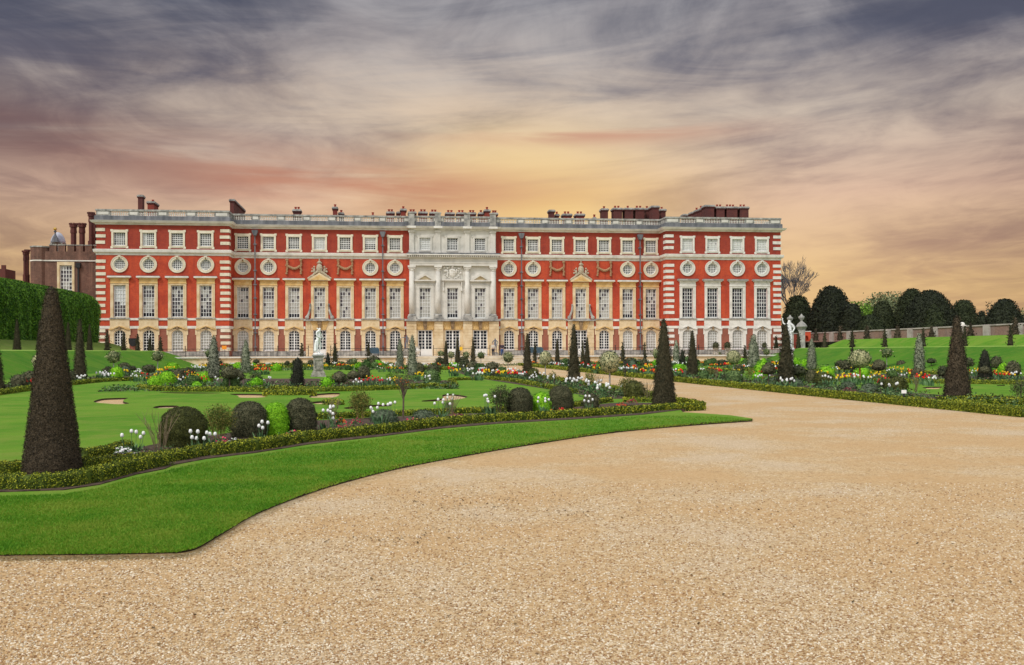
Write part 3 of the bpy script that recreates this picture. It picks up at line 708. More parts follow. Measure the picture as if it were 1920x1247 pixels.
mb=MB().mat('lead'); mb.lathe([(R_*.62,H(456)),(R_*.34,H(447)),(R_*.12,H(441)),(R_*.1,H(438)),(.25,H(436)),(.1,H(434))],(c,d-R_-.3,0),8); mb.build('lantern_roof',cup)
mb=MB().mat('gilt'); mb.blob((c,d-R_-.3,H(431.5)),.28); mb.lathe([(.05,H(434)),(.05,H(430)),(.01,H(429))],(c,d-R_-.3,0),6); mb.build('finial',cup)
tw=tag(empty('distant_turret',(0,FZ,0),FR),'tiny dark chimneyed turret top at the left edge above the hedge','turret')
d=10.; mb=MB().mat('brick_dark'); z1=Hz(5,504,-d); mb.box(U(-20,-d,500),U(10,-d,500),d,d+4,0,z1); 
for p in (3.5,6.2,9): uu=U(p,-d,500); mb.box(uu-.09,uu+.09,d,d+.3,z1,Hz(5,497,-d))
mb.build('tower_wall',tw)
mb=MB().mat('brick_dark'); 
# ================================================================ GROUND AND TERRACE
def matgravel():
    m=bpy.data.materials.new('gravel'); m.use_nodes=True; k=NT(m.node_tree); bs=[n for n in k.n if n.type=='BSDF_PRINCIPLED'][0]
    pos=k.node('ShaderNodeNewGeometry').outputs['Position']
    def vor(sc,feat='F1'):
        v=k.node('ShaderNodeTexVoronoi',feature=feat); k.l.new(pos,v.inputs['Vector']); v.inputs['Scale'].default_value=sc; return v
    v1=vor(60.); v2=vor(31.)
    c1=k.node('ShaderNodeSeparateColor'); k.l.new(v1.outputs['Color'],c1.inputs[0]); c2=k.node('ShaderNodeSeparateColor'); k.l.new(v2.outputs['Color'],c2.inputs[0])
    f=k.m('ADD',k.m('MULTIPLY',c1.outputs[0],.62),k.m('MULTIPLY',c2.outputs[0],.38))
    col=k.ramp(f,[(.08,(.20,.11,.045,1)),(.20,(.40,.255,.12,1)),(.42,(.50,.35,.185,1)),(.64,(.55,.40,.225,1)),(.82,(.62,.485,.31,1)),(.95,(.76,.66,.50,1))])
    p1=k.noise(pos,.42,5,.62); p2=k.noise(pos,2.3,5,.65); p3=k.noise(pos,7.,4,.65)
    col=k.mix(k.m('MULTIPLY',k.sm(p1,.42,.60),.65),col,(.50,.315,.145,1))
    col=k.mix(k.m('MULTIPLY',k.sm(p2,.52,.74),.32),col,(.36,.24,.12,1))
    col=k.mix(k.m('MULTIPLY',k.sm(p3,.56,.74),.5),col,(.24,.155,.075,1))
    col=k.mix(k.m('MULTIPLY',k.sm(p1,.50,.34),.40),col,(.55,.45,.335,1))
    k.put(bs.inputs['Base Color'],col); bs.inputs['Roughness'].default_value=.85; bs.inputs['Specular IOR Level'].default_value=.25
    h=k.m('ADD',k.m('MULTIPLY',v1.outputs['Distance'],-1.),k.m('MULTIPLY',v2.outputs['Distance'],-.8))
    b=k.node('ShaderNodeBump'); b.inputs['Strength'].default_value=.55; b.inputs['Distance'].default_value=.02; k.l.new(h,b.inputs['Height']); k.l.new(b.outputs[0],bs.inputs['Normal'])
    MATS['gravel']=m
matgravel()
def matlawn(name,ca,cb,cc,cd):
    m=bpy.data.materials.new(name); m.use_nodes=True; k=NT(m.node_tree); bs=[n for n in k.n if n.type=='BSDF_PRINCIPLED'][0]
    pos=k.node('ShaderNodeNewGeometry').outputs['Position']
    a=k.noise(pos,.22,4,.6); b=k.noise(pos,1.1,6,.7); c=k.noise(pos,90.,3,.7); d=k.noise(pos,14.,4,.7)
    col=k.mix(k.sm(a,.42,.60),ca,cb); col=k.mix(k.m('MULTIPLY',k.sm(b,.42,.70),.75),col,cc)
    col=k.mix(k.m('MULTIPLY',k.sm(d,.5,.75),.35),col,cd)
    col=k.mix(k.m('MULTIPLY',k.sm(c,.5,.7),.35),col,cd)
    k.put(bs.inputs['Base Color'],col); bs.inputs['Roughness'].default_value=.9; bs.inputs['Specular IOR Level'].default_value=.1
    bp=k.node('ShaderNodeBump'); bp.inputs['Strength'].default_value=.7; bp.inputs['Distance'].default_value=.02
    k.l.new(k.m('ADD',c,d),bp.inputs['Height']); k.l.new(bp.outputs[0],bs.inputs['Normal']); MATS[name]=m
matlawn('lawn',(.085,.215,.014,1),(.130,.255,.022,1),(.185,.250,.040,1),(.060,.15,.012,1))
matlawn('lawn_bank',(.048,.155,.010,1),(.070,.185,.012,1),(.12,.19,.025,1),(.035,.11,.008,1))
matlawn('turf_rim_lit',(.20,.34,.05,1),(.24,.36,.07,1),(.28,.36,.10,1),(.14,.26,.04,1))  # pale rim strip: light caught by the ledge put into the grass colour
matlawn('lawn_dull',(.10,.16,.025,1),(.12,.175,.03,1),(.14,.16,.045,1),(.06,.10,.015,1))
mat('soil',[(.030,.018,.012),(.07,.044,.032),(.13,.085,.062)],9,.95,.8,60,coord='World',detail=8)
mat('sand',[(.50,.36,.23),(.60,.45,.30),(.66,.52,.38)],1.5,.9,.4,60,coord='World')
mat('turf_edge',[(.022,.014,.008),(.06,.04,.02)],12,.95,.6,40,coord='World')
mb=MB().mat('gravel'); R=1500; mb.add([(-R,-R,0),(R,-R,0),(R,R,0),(-R,R,0)],[(0,1,2,3)]); tag(mb.build('gravel_ground'),'pale tan gravel of the garden walks',None,None,'structure')
def sheet(name,outer,holes,z,zb,mtop,medge,kind='structure',jit=0.):
    loops=[outer]+holes
    V=[Vector((p[0],p[1],z)) for L in loops for p in L]; tris=tessellate_polygon([[Vector((p[0],p[1],0)) for p in L] for L in loops])
    mb=MB().mat(mtop); fs=[]
    for t in tris:
        a,b,c=[V[i] for i in t]
        fs.append(tuple(t) if (b-a).cross(c-a).z>0 else (t[0],t[2],t[1]))
    mb.add([tuple(v) for v in V],fs); mb.mat(medge)
    for L in loops:
        n=len(L)
        mb.add([(p[0],p[1],z) for p in L]+[(p[0],p[1],zb) for p in L],[(i,(i+1)%n,n+(i+1)%n,n+i) for i in range(n)])
    o=mb.build(name); tag(o,None,None,None,kind); return o
def smooth(pts,n=6,closed=False):
    out=[]; m=len(pts)
    for i in range(m if closed else m-1):
        p=[np.array(pts[(i+j)%m] if closed else pts[min(max(i+j,0),m-1)],float)[:2] for j in (-1,0,1,2)]
        for k in range(n):
            t=k/n; out.append(tuple(.5*((2*p[1])+(-p[0]+p[2])*t+(2*p[0]-5*p[1]+4*p[2]-p[3])*t*t+(-p[0]+3*p[1]-3*p[2]+p[3])*t**3)))
    if not closed: out.append(tuple(pts[-1][:2]))
    return out
PX=lambda L,z=0.:[P(a,b,z)[:2] for a,b in L]
g2=lambda w_,v_:G(w_,v_)[:2]
edge=smooth(PX([(-700,1047),(-300,1045),(0,1042),(200,1040),(330,1037.5)]),5)[:-1]+smooth(PX([(330,1037.5),(368,1030),(420,1000),(480,965),(560,933),(640,907),(750,879),(870,856),(1000,834),(1150,812),(1290,799),(1410,790.5)]),6)
tip=PX([(1411,789.5),(1370,783),(1320,779.5),(1280,777)])
SC=[[(175,757),(190,751),(214,749.5),(240,749.2),(234,752),(231,756),(243,760),(222,761.5),(200,760)],
    [(288,769),(298,764.5),(332,764.2),(329,768.5)],
    [(432,741.3),(496,742.0),(496,747.8),(452,748.6),(446,745)],
    [(590,742),(636,739.5),(629,747.5),(606,748.6),(580,748)],
    [(585,757),(611,755.5),(610,760.5),(592,761)],
    [(792,754.5),(828,750.5),(830,743.5),(850,742.2),(877,747),(852,753),(800,756.5)],
    [(646,768),(690,763.5),(731,762.3),(729,765.5),(690,767),(656,771)],
    [(300,738.3),(410,739.2),(398,740.6),(330,740.5)]]
lawnL=edge+tip+[g2(9.0,31),g2(9.4,60),g2(9.4,122),g2(-23.3,122),g2(-23.3,8.6)]
sheet('lawn',lawnL,[smooth(PX(s),3,True) for s in SC],.06,-.02,'lawn','turf_edge')
SR=[[(1729,729),(1741,727.6),(1770,727.4),(1759,732),(1737,732)],[(1868,724.5),(1884,724),(1884,726),(1870,726)]]
lawnR=PX([(1780,766),(1850,773),(1920,780),(2100,792),(2500,800)])+[g2(47.2,8.6),g2(47.2,122),g2(15.9,122),g2(15.9,60),g2(15.9,36)]
sheet('lawn',lawnR,[PX(s) for s in SR],.06,-.02,'lawn','turf_edge')
# banks
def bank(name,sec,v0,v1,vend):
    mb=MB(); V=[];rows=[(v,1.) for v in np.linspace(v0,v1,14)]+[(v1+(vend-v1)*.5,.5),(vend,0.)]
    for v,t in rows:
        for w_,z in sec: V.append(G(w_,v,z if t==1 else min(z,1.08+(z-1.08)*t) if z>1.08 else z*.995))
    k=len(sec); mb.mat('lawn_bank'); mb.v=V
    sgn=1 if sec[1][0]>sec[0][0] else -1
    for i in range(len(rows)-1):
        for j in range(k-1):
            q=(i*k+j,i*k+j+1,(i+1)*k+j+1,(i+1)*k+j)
            mb.mat('turf_rim_lit' if j==2 else ('lawn_bank' if j in(0,1) else ('lawn' if sgn>0 else 'lawn_dull')))  # right upper slope coloured brighter as if lit more; rim painted paler
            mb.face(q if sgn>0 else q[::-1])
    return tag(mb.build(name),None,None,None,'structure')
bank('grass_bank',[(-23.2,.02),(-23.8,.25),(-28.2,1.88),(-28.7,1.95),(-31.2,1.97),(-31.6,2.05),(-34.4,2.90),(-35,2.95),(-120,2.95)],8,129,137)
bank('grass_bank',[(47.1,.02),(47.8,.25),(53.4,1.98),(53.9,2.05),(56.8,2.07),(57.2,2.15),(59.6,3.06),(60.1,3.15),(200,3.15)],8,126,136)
# terrace
ter=tag(empty('terrace'),'raised stone-edged terrace walk along the foot of the palace','terrace')
mb=MB().mat('stone_cream')
def gbox(mb,w0,w1,v0,v1,z0,z1):
    q=[G(w0,v0),G(w1,v0),G(w1,v1),G(w0,v1)]; mb.prism([(p[0],p[1]) for p in q],z0,z1)
sw0,sw1=2.2,18.6
gbox(mb,-34,sw0,126.6,127.1,-.1,1.0); gbox(mb,sw1,60,126.6,127.1,-.1,1.0); mb.build('retaining_wall',ter)
mb=MB().mat('stone_white'); gbox(mb,-34,sw0,126.4,127.2,1.0,1.16); gbox(mb,sw1,60,126.4,127.2,1.0,1.16); mb.build('coping',ter)
mb=MB().mat('sand'); gbox(mb,-90,110,127.15,200,-.1,1.14); mb.build('paving',ter)
mb=MB()
for i in range(6):
    v=127.15-.34*(6-i)
    mb.mat('stone_cream'); gbox(mb,sw0-.2,sw1+.2,v,v+.345,-.1,.19*(i+1)-.05); mb.mat('stone_white'); gbox(mb,sw0-.2,sw1+.2,v-.05,v+.35,.19*(i+1)-.048,.19*(i+1)+.003)
tag(mb.build('steps',ter))
# railing in front of the palace
rl=tag(empty('iron_railing',(0,FZ,0),FR),'thin black iron railing running along the front of the palace','railing')
def rail(u0,u1,y):
    mb=MB().mat('iron'); mb.box(u0,u1,y-.03,y+.03,2.16,2.22); mb.box(u0,u1,y-.02,y+.02,1.30,1.34); mb.build('rail',rl)
    mb=MB().mat('iron'); n=int((u1-u0)/.42)
    for i in range(n+1): uu=u0+(u1-u0)*i/n; mb.box(uu-.012,uu+.012,y-.012,y+.012,1.14,2.2)
    mb.build('baluster_row',rl)
    mb=MB().mat('iron'); n=max(1,int((u1-u0)/4.))
    for i in range(n+1):
        uu=u0+(u1-u0)*i/n; mb.box(uu-.045,uu+.045,y-.045,y+.045,1.1,2.5); mb.blob((uu,y,2.55),.08)
    mb.build('post_row',rl)
rail(uL0+8,U(578,5),-5.2); rail(U(620,5),U(788,5),-5.2); rail(U(812,5),U(838,5),-5.2); rail(U(862,5),U(918,5),-5.2); rail(U(935,5),U(1078,5),-5.2); rail(U(1100,5),uR1-1,-5.2)
# perimeter brick wall on the right
pw=tag(empty('garden_wall'),'long low weathered brick garden wall with pale piers and coping behind the right-hand bank','wall')
mb=MB().mat('brick_wall'); gbox(mb,63.8,64.3,10,196,3.0,4.28); mb.build('brickwork',pw)
mb=MB().mat('stone_wallcap'); gbox(mb,63.7,64.4,10,196,4.28,4.42); mb.build('coping',pw)
mb=MB().mat('stone_wallcap')
for px in (1559,1591.5,1666,1706.5,1753,1801,1850,1911):
    p=onw(px,63.7); v=wv(p)[1]; gbox(mb,63.6,63.82,v-.55,v+.55,3.0,4.36)
mb.build('pier',pw)
p=onw(1516,63.); v=wv(p)[1]
nb=tag(empty('brick_niche_pier'),'square bright red brick pier with a small arched niche ending the garden wall','brick pier')
pn=P(1512,638.,3.0) if False else onw(1512,60.5); 
def facing(p,fn,name,parent,z=0.):
    mb=MB(); fn(mb); a=math.atan2(p[0],p[1]); o=mb.build(name,parent); o.location=(p[0],p[1],z); o.rotation_euler=(0,0,-a); return o
def niche(mb):
    mb.mat('brick_red'); mb.ring([(-.62,0),(-.62,.9),(-.4,1.35),(0,1.35),(.4,1.35),(.62,.9),(.62,0)][::-1],[(-.28,0),(-.28,.55),(-.18,.74),(0,.8),(.18,.74),(.28,.55),(.28,0)][::-1],-.3,.3,close=False); mb.box(-.62,.62,.28,.4,0,1.35)
    mb.mat('brick_red'); mb.box(-.62,-.4,-.297,.3,.9,1.35); mb.box(.4,.62,-.297,.3,.9,1.35)
    mb.mat('stone_white'); mb.box(-.7,.7,-.36,.46,1.35,1.46)
facing(pn,niche,'brickwork',nb,3.1)
lw=tag(empty('low_brick_wall',(0,FZ,0),FR),'short dark red brick wall joining the right corner of the palace','wall')
mb=MB().mat('brick_chimney'); mb.box(uR1+.08,uR1+4.2,-1.,-.5,1.,4.2); mb.mat('stone_weathered'); mb.box(uR1+.08,uR1+4.3,-1.08,-.42,4.2,4.35); mb.build('brickwork',lw)
# ================================================================ FOLIAGE
def leafmat(name,cols,cream=None,trans=.0,rough=.7,isl=.6,scale=6.,ob=.12,lo=.28,hi=.72):
    m=mat(name,cols,scale,rough,0.,island=isl,spec=.2,lo=lo,hi=hi,trans=trans,obrand=ob,coord='World'); return m
leafmat('yew',[(.014,.017,.007),(.032,.031,.014),(.065,.055,.028)])
leafmat('yew_brown',[(.014,.012,.007),(.040,.031,.018),(.095,.070,.042)],isl=.7)
leafmat('yew_dark',[(.007,.009,.006),(.014,.018,.010),(.028,.030,.018)])
leafmat('yew_olive',[(.016,.022,.005),(.040,.050,.010),(.085,.092,.020)],scale=3.)
leafmat('yew_far',[(.008,.011,.006),(.014,.019,.009),(.024,.031,.014)],scale=.5)
leafmat('yew_far_green',[(.010,.016,.006),(.020,.028,.010),(.032,.042,.015)],scale=.5)
leafmat('shrub_dark',[(.013,.020,.008),(.036,.044,.018),(.11,.105,.055)],isl=.7)
leafmat('shrub_green',[(.018,.045,.010),(.04,.085,.018),(.08,.14,.035)],isl=.7)
leafmat('lime',[(.06,.20,.004),(.13,.38,.008),(.26,.55,.02)],isl=.7)
leafmat('box_gold',[(.022,.042,.004),(.085,.13,.009),(.38,.39,.028)],isl=.72,scale=9.,lo=.3,hi=.72)
leafmat('box_body',[(.03,.05,.005),(.07,.10,.008),(.12,.15,.012)],isl=0.,scale=14.)
leafmat('box_far',[(.05,.08,.006),(.15,.19,.012),(.30,.32,.026)],isl=.7)
leafmat('variegated',[(.025,.05,.018),(.09,.12,.045),(.46,.44,.24)],isl=.85,lo=.32,hi=.78)
leafmat('silver',[(.025,.038,.02),(.07,.09,.055),(.27,.28,.20)],isl=.85,lo=.32,hi=.85)
leafmat('lavender',[(.025,.045,.022),(.06,.09,.05),(.11,.14,.085)],isl=.7)
leafmat('loose_leaf',[(.05,.08,.015),(.12,.15,.025),(.25,.22,.05)],isl=.8)
leafmat('loose_dark',[(.03,.05,.018),(.065,.085,.03),(.12,.13,.055)],isl=.8)
leafmat('hornbeam',[(.012,.045,.006),(.038,.11,.009),(.12,.25,.018)],isl=.5,scale=.8)
leafmat('tree_pale',[(.08,.11,.05),(.14,.17,.08),(.22,.24,.12)],isl=.7)
leafmat('tree_lime',[(.05,.12,.01),(.10,.22,.02),(.17,.30,.04)],isl=.7)
leafmat('tulip_leaf',[(.04,.095,.035),(.075,.155,.065),(.13,.23,.095)],isl=.7)
leafmat('herb_leaf',[(.03,.065,.02),(.07,.13,.035),(.14,.21,.07)],isl=.8)
leafmat('plum_leaf',[(.05,.03,.025),(.10,.05,.04),(.16,.09,.06)],isl=.8)
leafmat('grass_blade',[(.060,.195,.008),(.105,.275,.012),(.22,.31,.032)],isl=.2,scale=.7,trans=.35,lo=.36,hi=.62)
mat('cane',[(.12,.09,.05),(.26,.20,.12)],6,.8); mat('cane_ochre',[(.22,.16,.05),(.42,.32,.12)],6,.8)
mat('bark',[(.07,.05,.035),(.16,.12,.09)],6,.9); mat('bark_pale',[(.22,.21,.19),(.36,.34,.30)],6,.9); mat('bark_orange',[(.35,.14,.04),(.5,.22,.07)],6,.9)
mat('bark_far',[(.06,.068,.085),(.12,.13,.155)],2,.9)
for n_,c_ in (('petal_white',(.84,.84,.82)),('petal_red',(.72,.02,.012)),('petal_orange',(.80,.17,.012)),('petal_yellow',(.85,.58,.01)),('petal_crimson',(.36,.008,.04)),('petal_pink',(.80,.05,.14)),('petal_plum',(.20,.02,.04))):
    mat(n_,[tuple(x*.72 for x in c_),c_],8,.5,island=.6,coord='World',lo=.2,hi=.6)
def quads_from(P_,N_,size,rng,spread=.9,asp=.55):
    n=len(P_); R3=rng.normal(size=(n,3)); Nn=N_+spread*R3*.6; Nn/=np.linalg.norm(Nn,axis=1,keepdims=True)+1e-9
    T=np.cross(Nn,rng.normal(size=(n,3))); T/=np.linalg.norm(T,axis=1,keepdims=True)+1e-9; B=np.cross(Nn,T)
    s=size*(rng.uniform(.6,1.35,(n,1))); a=T*s; b=B*s*asp
    V=np.stack([P_-a*.5,P_+b*.5,P_+a*.5,P_-b*.5],1).reshape(-1,3); return V,np.arange(4*n).reshape(-1,4)
def lumps(th,z,rng,amp,k=5):
    o=np.zeros_like(th)
    for i in range(k*3):
        f=rng.integers(1,3+2*i//3+1); g=rng.uniform(2,6+3*i); ph=rng.uniform(0,6.28,2); o+=np.sin(f*th+ph[0])*np.sin(g*z+ph[1])/(1+.35*i)
    return 1+amp*o
def topi(prof,w_,h,ls,mname,seed,lump=.03,cover=3.,body=.95,spread=.9,fuzz=.35,lean=0.):
    rng=np.random.default_rng(seed); prof=np.array(prof,float); pr=prof[:,0]*w_; pz=prof[:,1]*h
    # refine profile
    tt=np.linspace(0,1,22); d=np.r_[0,np.cumsum(np.hypot(np.diff(pr),np.diff(pz)))]; d/=d[-1]; rr=np.interp(tt,d,pr); zz=np.interp(tt,d,pz)
    seg=20; TH_,ZI=np.meshgrid(np.arange(seg)*2*np.pi/seg,np.arange(22)); Lr=np.random.default_rng(seed+1); Ls=np.random.default_rng(seed+1)
    rad=rr[ZI]*body*lumps(TH_,zz[ZI]/h*3,Lr,lump); V=np.stack([rad*np.cos(TH_),rad*np.sin(TH_),zz[ZI]*.985],-1).reshape(-1,3)
    V[:,0]+=lean*V[:,2]
    i,j=np.meshgrid(np.arange(21),np.arange(seg),indexing='ij'); Q=np.stack([i*seg+j,i*seg+(j+1)%seg,(i+1)*seg+(j+1)%seg,(i+1)*seg+j],-1).reshape(-1,4)
    # leaves
    cs=np.linspace(0,1,200); R=np.interp(cs,d,pr); Z=np.interp(cs,d,pz); L=d_tot=np.hypot(np.diff(pr),np.diff(pz)).sum(); wgt=(R+.02*w_); area=2*np.pi*np.mean(R)*L
    n=int(min(60000,area/ls**2*cover)); cdf=np.cumsum(wgt); cdf/=cdf[-1]; c=np.interp(rng.random(n),cdf,cs); r=np.interp(c,d,pr); z=np.interp(c,d,pz); th=rng.uniform(0,2*np.pi,n)
    c2=np.clip(c+.01,0,1); dr=np.interp(c2,d,pr)-np.interp(np.clip(c-.01,0,1),d,pr); dz=np.interp(c2,d,pz)-np.interp(np.clip(c-.01,0,1),d,pz); q=np.hypot(dr,dz)+1e-9
    nr,nz=dz/q,-dr/q; rad=r*lumps(th,z/h*3,Ls,lump)+rng.normal(0,fuzz*ls,n)*1.8+ls*.9*np.sin(th*23+3*np.sin(z*31))*np.sin(z*47/max(h,.6)+2*np.sin(th*9))
    P_=np.stack([rad*np.cos(th)+lean*z,rad*np.sin(th),np.maximum(.005,z+rng.normal(0,fuzz*ls,n))],-1); N_=np.stack([nr*np.cos(th),nr*np.sin(th),nz],-1)
    LV,LQ=quads_from(P_,N_,ls*1.25,rng,spread)
    VV=np.vstack([V,LV]); QQ=np.vstack([Q,LQ+len(V)]); return mesh_quads('foliage',VV,QQ,[mname],None,np.r_[np.ones(len(Q),bool),np.zeros(len(LQ),bool)])
cone_p=[(.49,0),(.475,.04),(.42,.15),(.345,.37),(.27,.55),(.18,.77),(.115,.92),(.07,.985),(.0,1.0)]
shag_p=[(.42,0),(.49,.08),(.48,.3),(.40,.55),(.30,.75),(.17,.92),(.0,1)]
dome_p=[(.38,0),(.46,.10),(.5,.35),(.485,.58),(.41,.80),(.27,.94),(.12,.99),(0,1.0)]
ball_p=[(.0,0),(.2,.04),(.38,.17),(.48,.36),(.5,.5),(.48,.64),(.38,.83),(.2,.96),(0,1)]
lav_p=[(.46,0),(.5,.2),(.46,.5),(.34,.8),(.15,.97),(0,1)]
mush_p=[(.0,.05),(.25,.02),(.44,.12),(.5,.32),(.46,.58),(.34,.82),(.15,.97),(0,1)]
scone_p=[(.40,.0),(.5,.06),(.48,.2),(.42,.45),(.33,.68),(.2,.87),(.09,.97),(0,1)]
CACHE={}
def lsz(h,hpx): # leaf size in metres for a plant h metres tall showing hpx photo pixels
    return max(.009,h/hpx*(2.0 if hpx>45 else 2.5))
KIND={'cone':(cone_p,'yew',.018,3.2,'cone_yew'),'shaggy':(shag_p,'yew_dark',.05,3.,'shaggy_yew'),'dome':(dome_p,'shrub_dark',.03,3.,'clipped_shrub'),
 'ball':(ball_p,'variegated',.02,2.6,''),'lime':(dome_p,'lime',.03,3.,'lime_shrub'),'lav':(lav_p,'lavender',.04,3.,'mound_shrub'),'silver':(scone_p,'silver',.03,3.,''),
 'green':(dome_p,'shrub_green',.05,3.,'round_shrub'),'mush':(mush_p,'shrub_dark',.05,2.6,''),'olive':(dome_p,'yew_olive',.03,3.,'clipped_shrub')}
def fmeshk(kind,w_,h,hpx,mname=None):
    prof,m0,lp,cov,_=KIND[kind]; mname=mname or m0; ar=round(w_/h*8)/8 or .125; bucket='n' if hpx>140 else ('m' if hpx>45 else ('s' if hpx>22 else 't'))
    key=(kind,ar,bucket,mname)
    if key not in CACHE or bucket=='n':
        CACHE[key]=(topi(prof,w_,h,lsz(h,hpx),mname,len(CACHE)+11,lp,cov),w_,h)
    me,w0,h0=CACHE[key]; return me,(w_/w0,w_/w0,h/h0)
def canes(base_r,top_r,h,n,rad,rng,mb,curve=.3,split=0):
    for i in range(n):
        a=rng.uniform(0,6.28); r1=top_r*math.sqrt(rng.random()); b=(base_r*math.cos(a)*.6,base_r*math.sin(a)*.6,0); hh=h*rng.uniform(.75,1.0)
        t=(r1*math.cos(a),r1*math.sin(a),hh); mid=(b[0]*.7+t[0]*.3+rng.uniform(-.05,.05)*h,b[1]*.7+t[1]*.3+rng.uniform(-.05,.05)*h,hh*.5)
        mb.tube([b,mid,t],[rad,rad*.8,rad*.4],4)
        for s_ in range(split):
            q=rng.uniform(.35,.9); o=[mid[k]+(t[k]-mid[k])*max(0,(q-.5)*2) if q>.5 else b[k]+(mid[k]-b[k])*q*2 for k in range(3)]
            aa=rng.uniform(0,6.28); l=h*rng.uniform(.15,.35); mb.tube([o,(o[0]+l*.35*math.cos(aa),o[1]+l*.35*math.sin(aa),o[2]+l*.5),(o[0]+l*.6*math.cos(aa),o[1]+l*.6*math.sin(aa),o[2]+l)],[rad*.55,rad*.4,rad*.2],3)
def volleaf(w_,h,z0,n,ls,mname,seed,sx=.5):
    rng=np.random.default_rng(seed); p=rng.normal(size=(n,3)); p/=np.linalg.norm(p,axis=1,keepdims=True); r=rng.random((n,1))**.38
    cl=rng.normal(size=(max(6,n//60),3))*.5; k=rng.integers(0,len(cl),n); p=p*r; p=.84*p+.34*np.clip(cl[k],-1,1)+rng.normal(0,.05,(n,3))
    p=np.stack([p[:,0]*w_*sx,p[:,1]*w_*sx,z0+(h-z0)*(.5+.5*np.clip(p[:,2],-1,1))],-1); V,Q=quads_from(p,rng.normal(size=(n,3)),ls,rng,1.); return mesh_quads('foliage',V,Q,[mname])
PL=[]   # every plant, labelled afterwards
def put(o,kind,p,cat,desc,lab=None):
    o.location=p if len(p)==3 else (*p,0); PL.append((o,kind,p,cat,desc,lab)); return o
DESC={'cone':('cone yew','dark clipped yew cone'),'shaggy':('cone yew','blackish shaggy yew column'),'dome':('shrub','dark clipped rounded shrub'),'lime':('shrub','bright lime green clipped shrub'),
 'lav':('shrub','low grey-green mound shrub'),'green':('shrub','mid green rounded shrub'),'olive':('shrub','olive clipped shrub'),'silver':('holly cone','silvery variegated holly cone'),
 'ball':('standard tree','variegated ball tree'),'mush':('standard tree','dark mop-headed standard tree'),'loose':('shrub','airy leafy shrub'),'bare':('shrub','leafless twiggy shrub')}
def plant(kind,px,by,ty,wpx,lab=None,w_=None,z0=0.,mname=None,stem=None,zr=None):
    """px column, by base row, ty top row, wpx width in photo pixels -> real position and size"""
    p=P(px,by,z0) if w_ is None else onw(px,w_,z0)
    if w_ is not None: by=None
    Y=p[1]; sc=Y/F; yb=by if by is not None else (660-ROLL*(px-960))+(EYE-z0)*F/Y
    h=(yb-ty)*sc; w2=wpx*sc; hpx=max(8,yb-ty)
    nm={'cone':'cone_yew','shaggy':'shaggy_yew','dome':'clipped_shrub','lime':'lime_shrub','lav':'mound_shrub','green':'round_shrub','olive':'clipped_shrub'}.get(kind)
    rz=random.uniform(0,6.28)
    if nm:
        me,s=fmeshk(kind,w2,h,hpx,mname); o=link(nm,me,None,None,rz,s)
    elif kind in('ball','mush','silver'):
        # ty..stem row = crown, then a stem
        sy=stem if stem is not None else yb-(yb-ty)*.45; ch=(sy-ty)*sc; o=empty({'ball':'standard_holly','mush':'standard_shrub','silver':'holly_cone'}[kind],(0,0,0),rz)
        me,s=fmeshk(kind,w2,ch,max(8,sy-ty),mname); cr=link('crown',me,o,(0,0,h-ch),0,s)
        mb=MB().mat('bark_pale' if kind!='mush' else 'bark'); r=max(.018,w2*.045)
        if lab and 'orange' in lab: mb.cur=0; mb.mats=[]; mb.mat('bark_orange')
        mb.tube([(0,0,-.02),(.01,0,(h-ch)*.5),(0,0,h-ch*.75)],[r*1.2,r,r],6); mb.build('stem',o)
    elif kind=='loose':
        o=empty('leafy_shrub',(0,0,0),rz); mb=MB().mat('cane_ochre' if mname!='loose_dark' else 'cane'); canes(w2*.18,w2*.42,h*.85,10,max(.006,w2*.012),random.Random(int(px)),mb,split=1 if hpx>30 else 0); mb.build('canes',o)
        ls=max(.018,sc*2.4); n=int(min(16000,(5.5 if by and by>780 else 3.4)*w2*h/ls**2)); link('foliage',volleaf(w2,h,h*.22 if hpx>40 else h*.1,n,ls*1.2,mname or 'loose_leaf',int(px)),o)
    elif kind=='bare':
        o=None; mb=MB().mat('cane'); canes(w2*.12,w2*.5,h,14,max(.006,w2*.007),random.Random(int(px)),mb,split=3); o=mb.build('bare_shrub'); o.rotation_euler=(0,0,rz)
    return put(o,kind,p,*DESC[kind],lab)
NL='near the camera'
# --- cone yews
for a in ((98,893,537,110,'largest dark yew cone, close at the far left inside the double golden hedge'),(150,714,598,25,None),(-6,742,640,30,None),(321,684,630,17,None),(371,684,638,14,None),(409.5,682,640,9,None),
    (566,686,643,11,None),(628,687,643,12,None),(691,685,640,10,None),(836,688,639,11,None),(858,690,632,12,None),(887,686,632,10,None),
    (989,706,625,20,None),(1003,685,641,9,None),(1045,689,635,11,None),(1076,722,608,26,None),(1092.5,686,638,9,None),(1101,694,632,14,None),(1168,685,642,10,None),(1209,684,642,7,None),
    (1245,765,597,47,'tall dark yew cone rising from the golden hedge at the corner of the central path'),(1298.5,707,620,23,None),(1397,684,647,10,None),(1474,724,607,36,None),(1795,752,592,52,'tall dark brown yew cone at the right by the corner of the golden hedge')):
    plant('cone',*a[:4],a[4],mname='yew_brown' if a[0] in(98,1795) else None)
for a in ((558,729,670,24),(615,690,661,10),(1280,690,655,11),(1598,700,648,9),(1847,714,655,24)): plant('shaggy',*a)
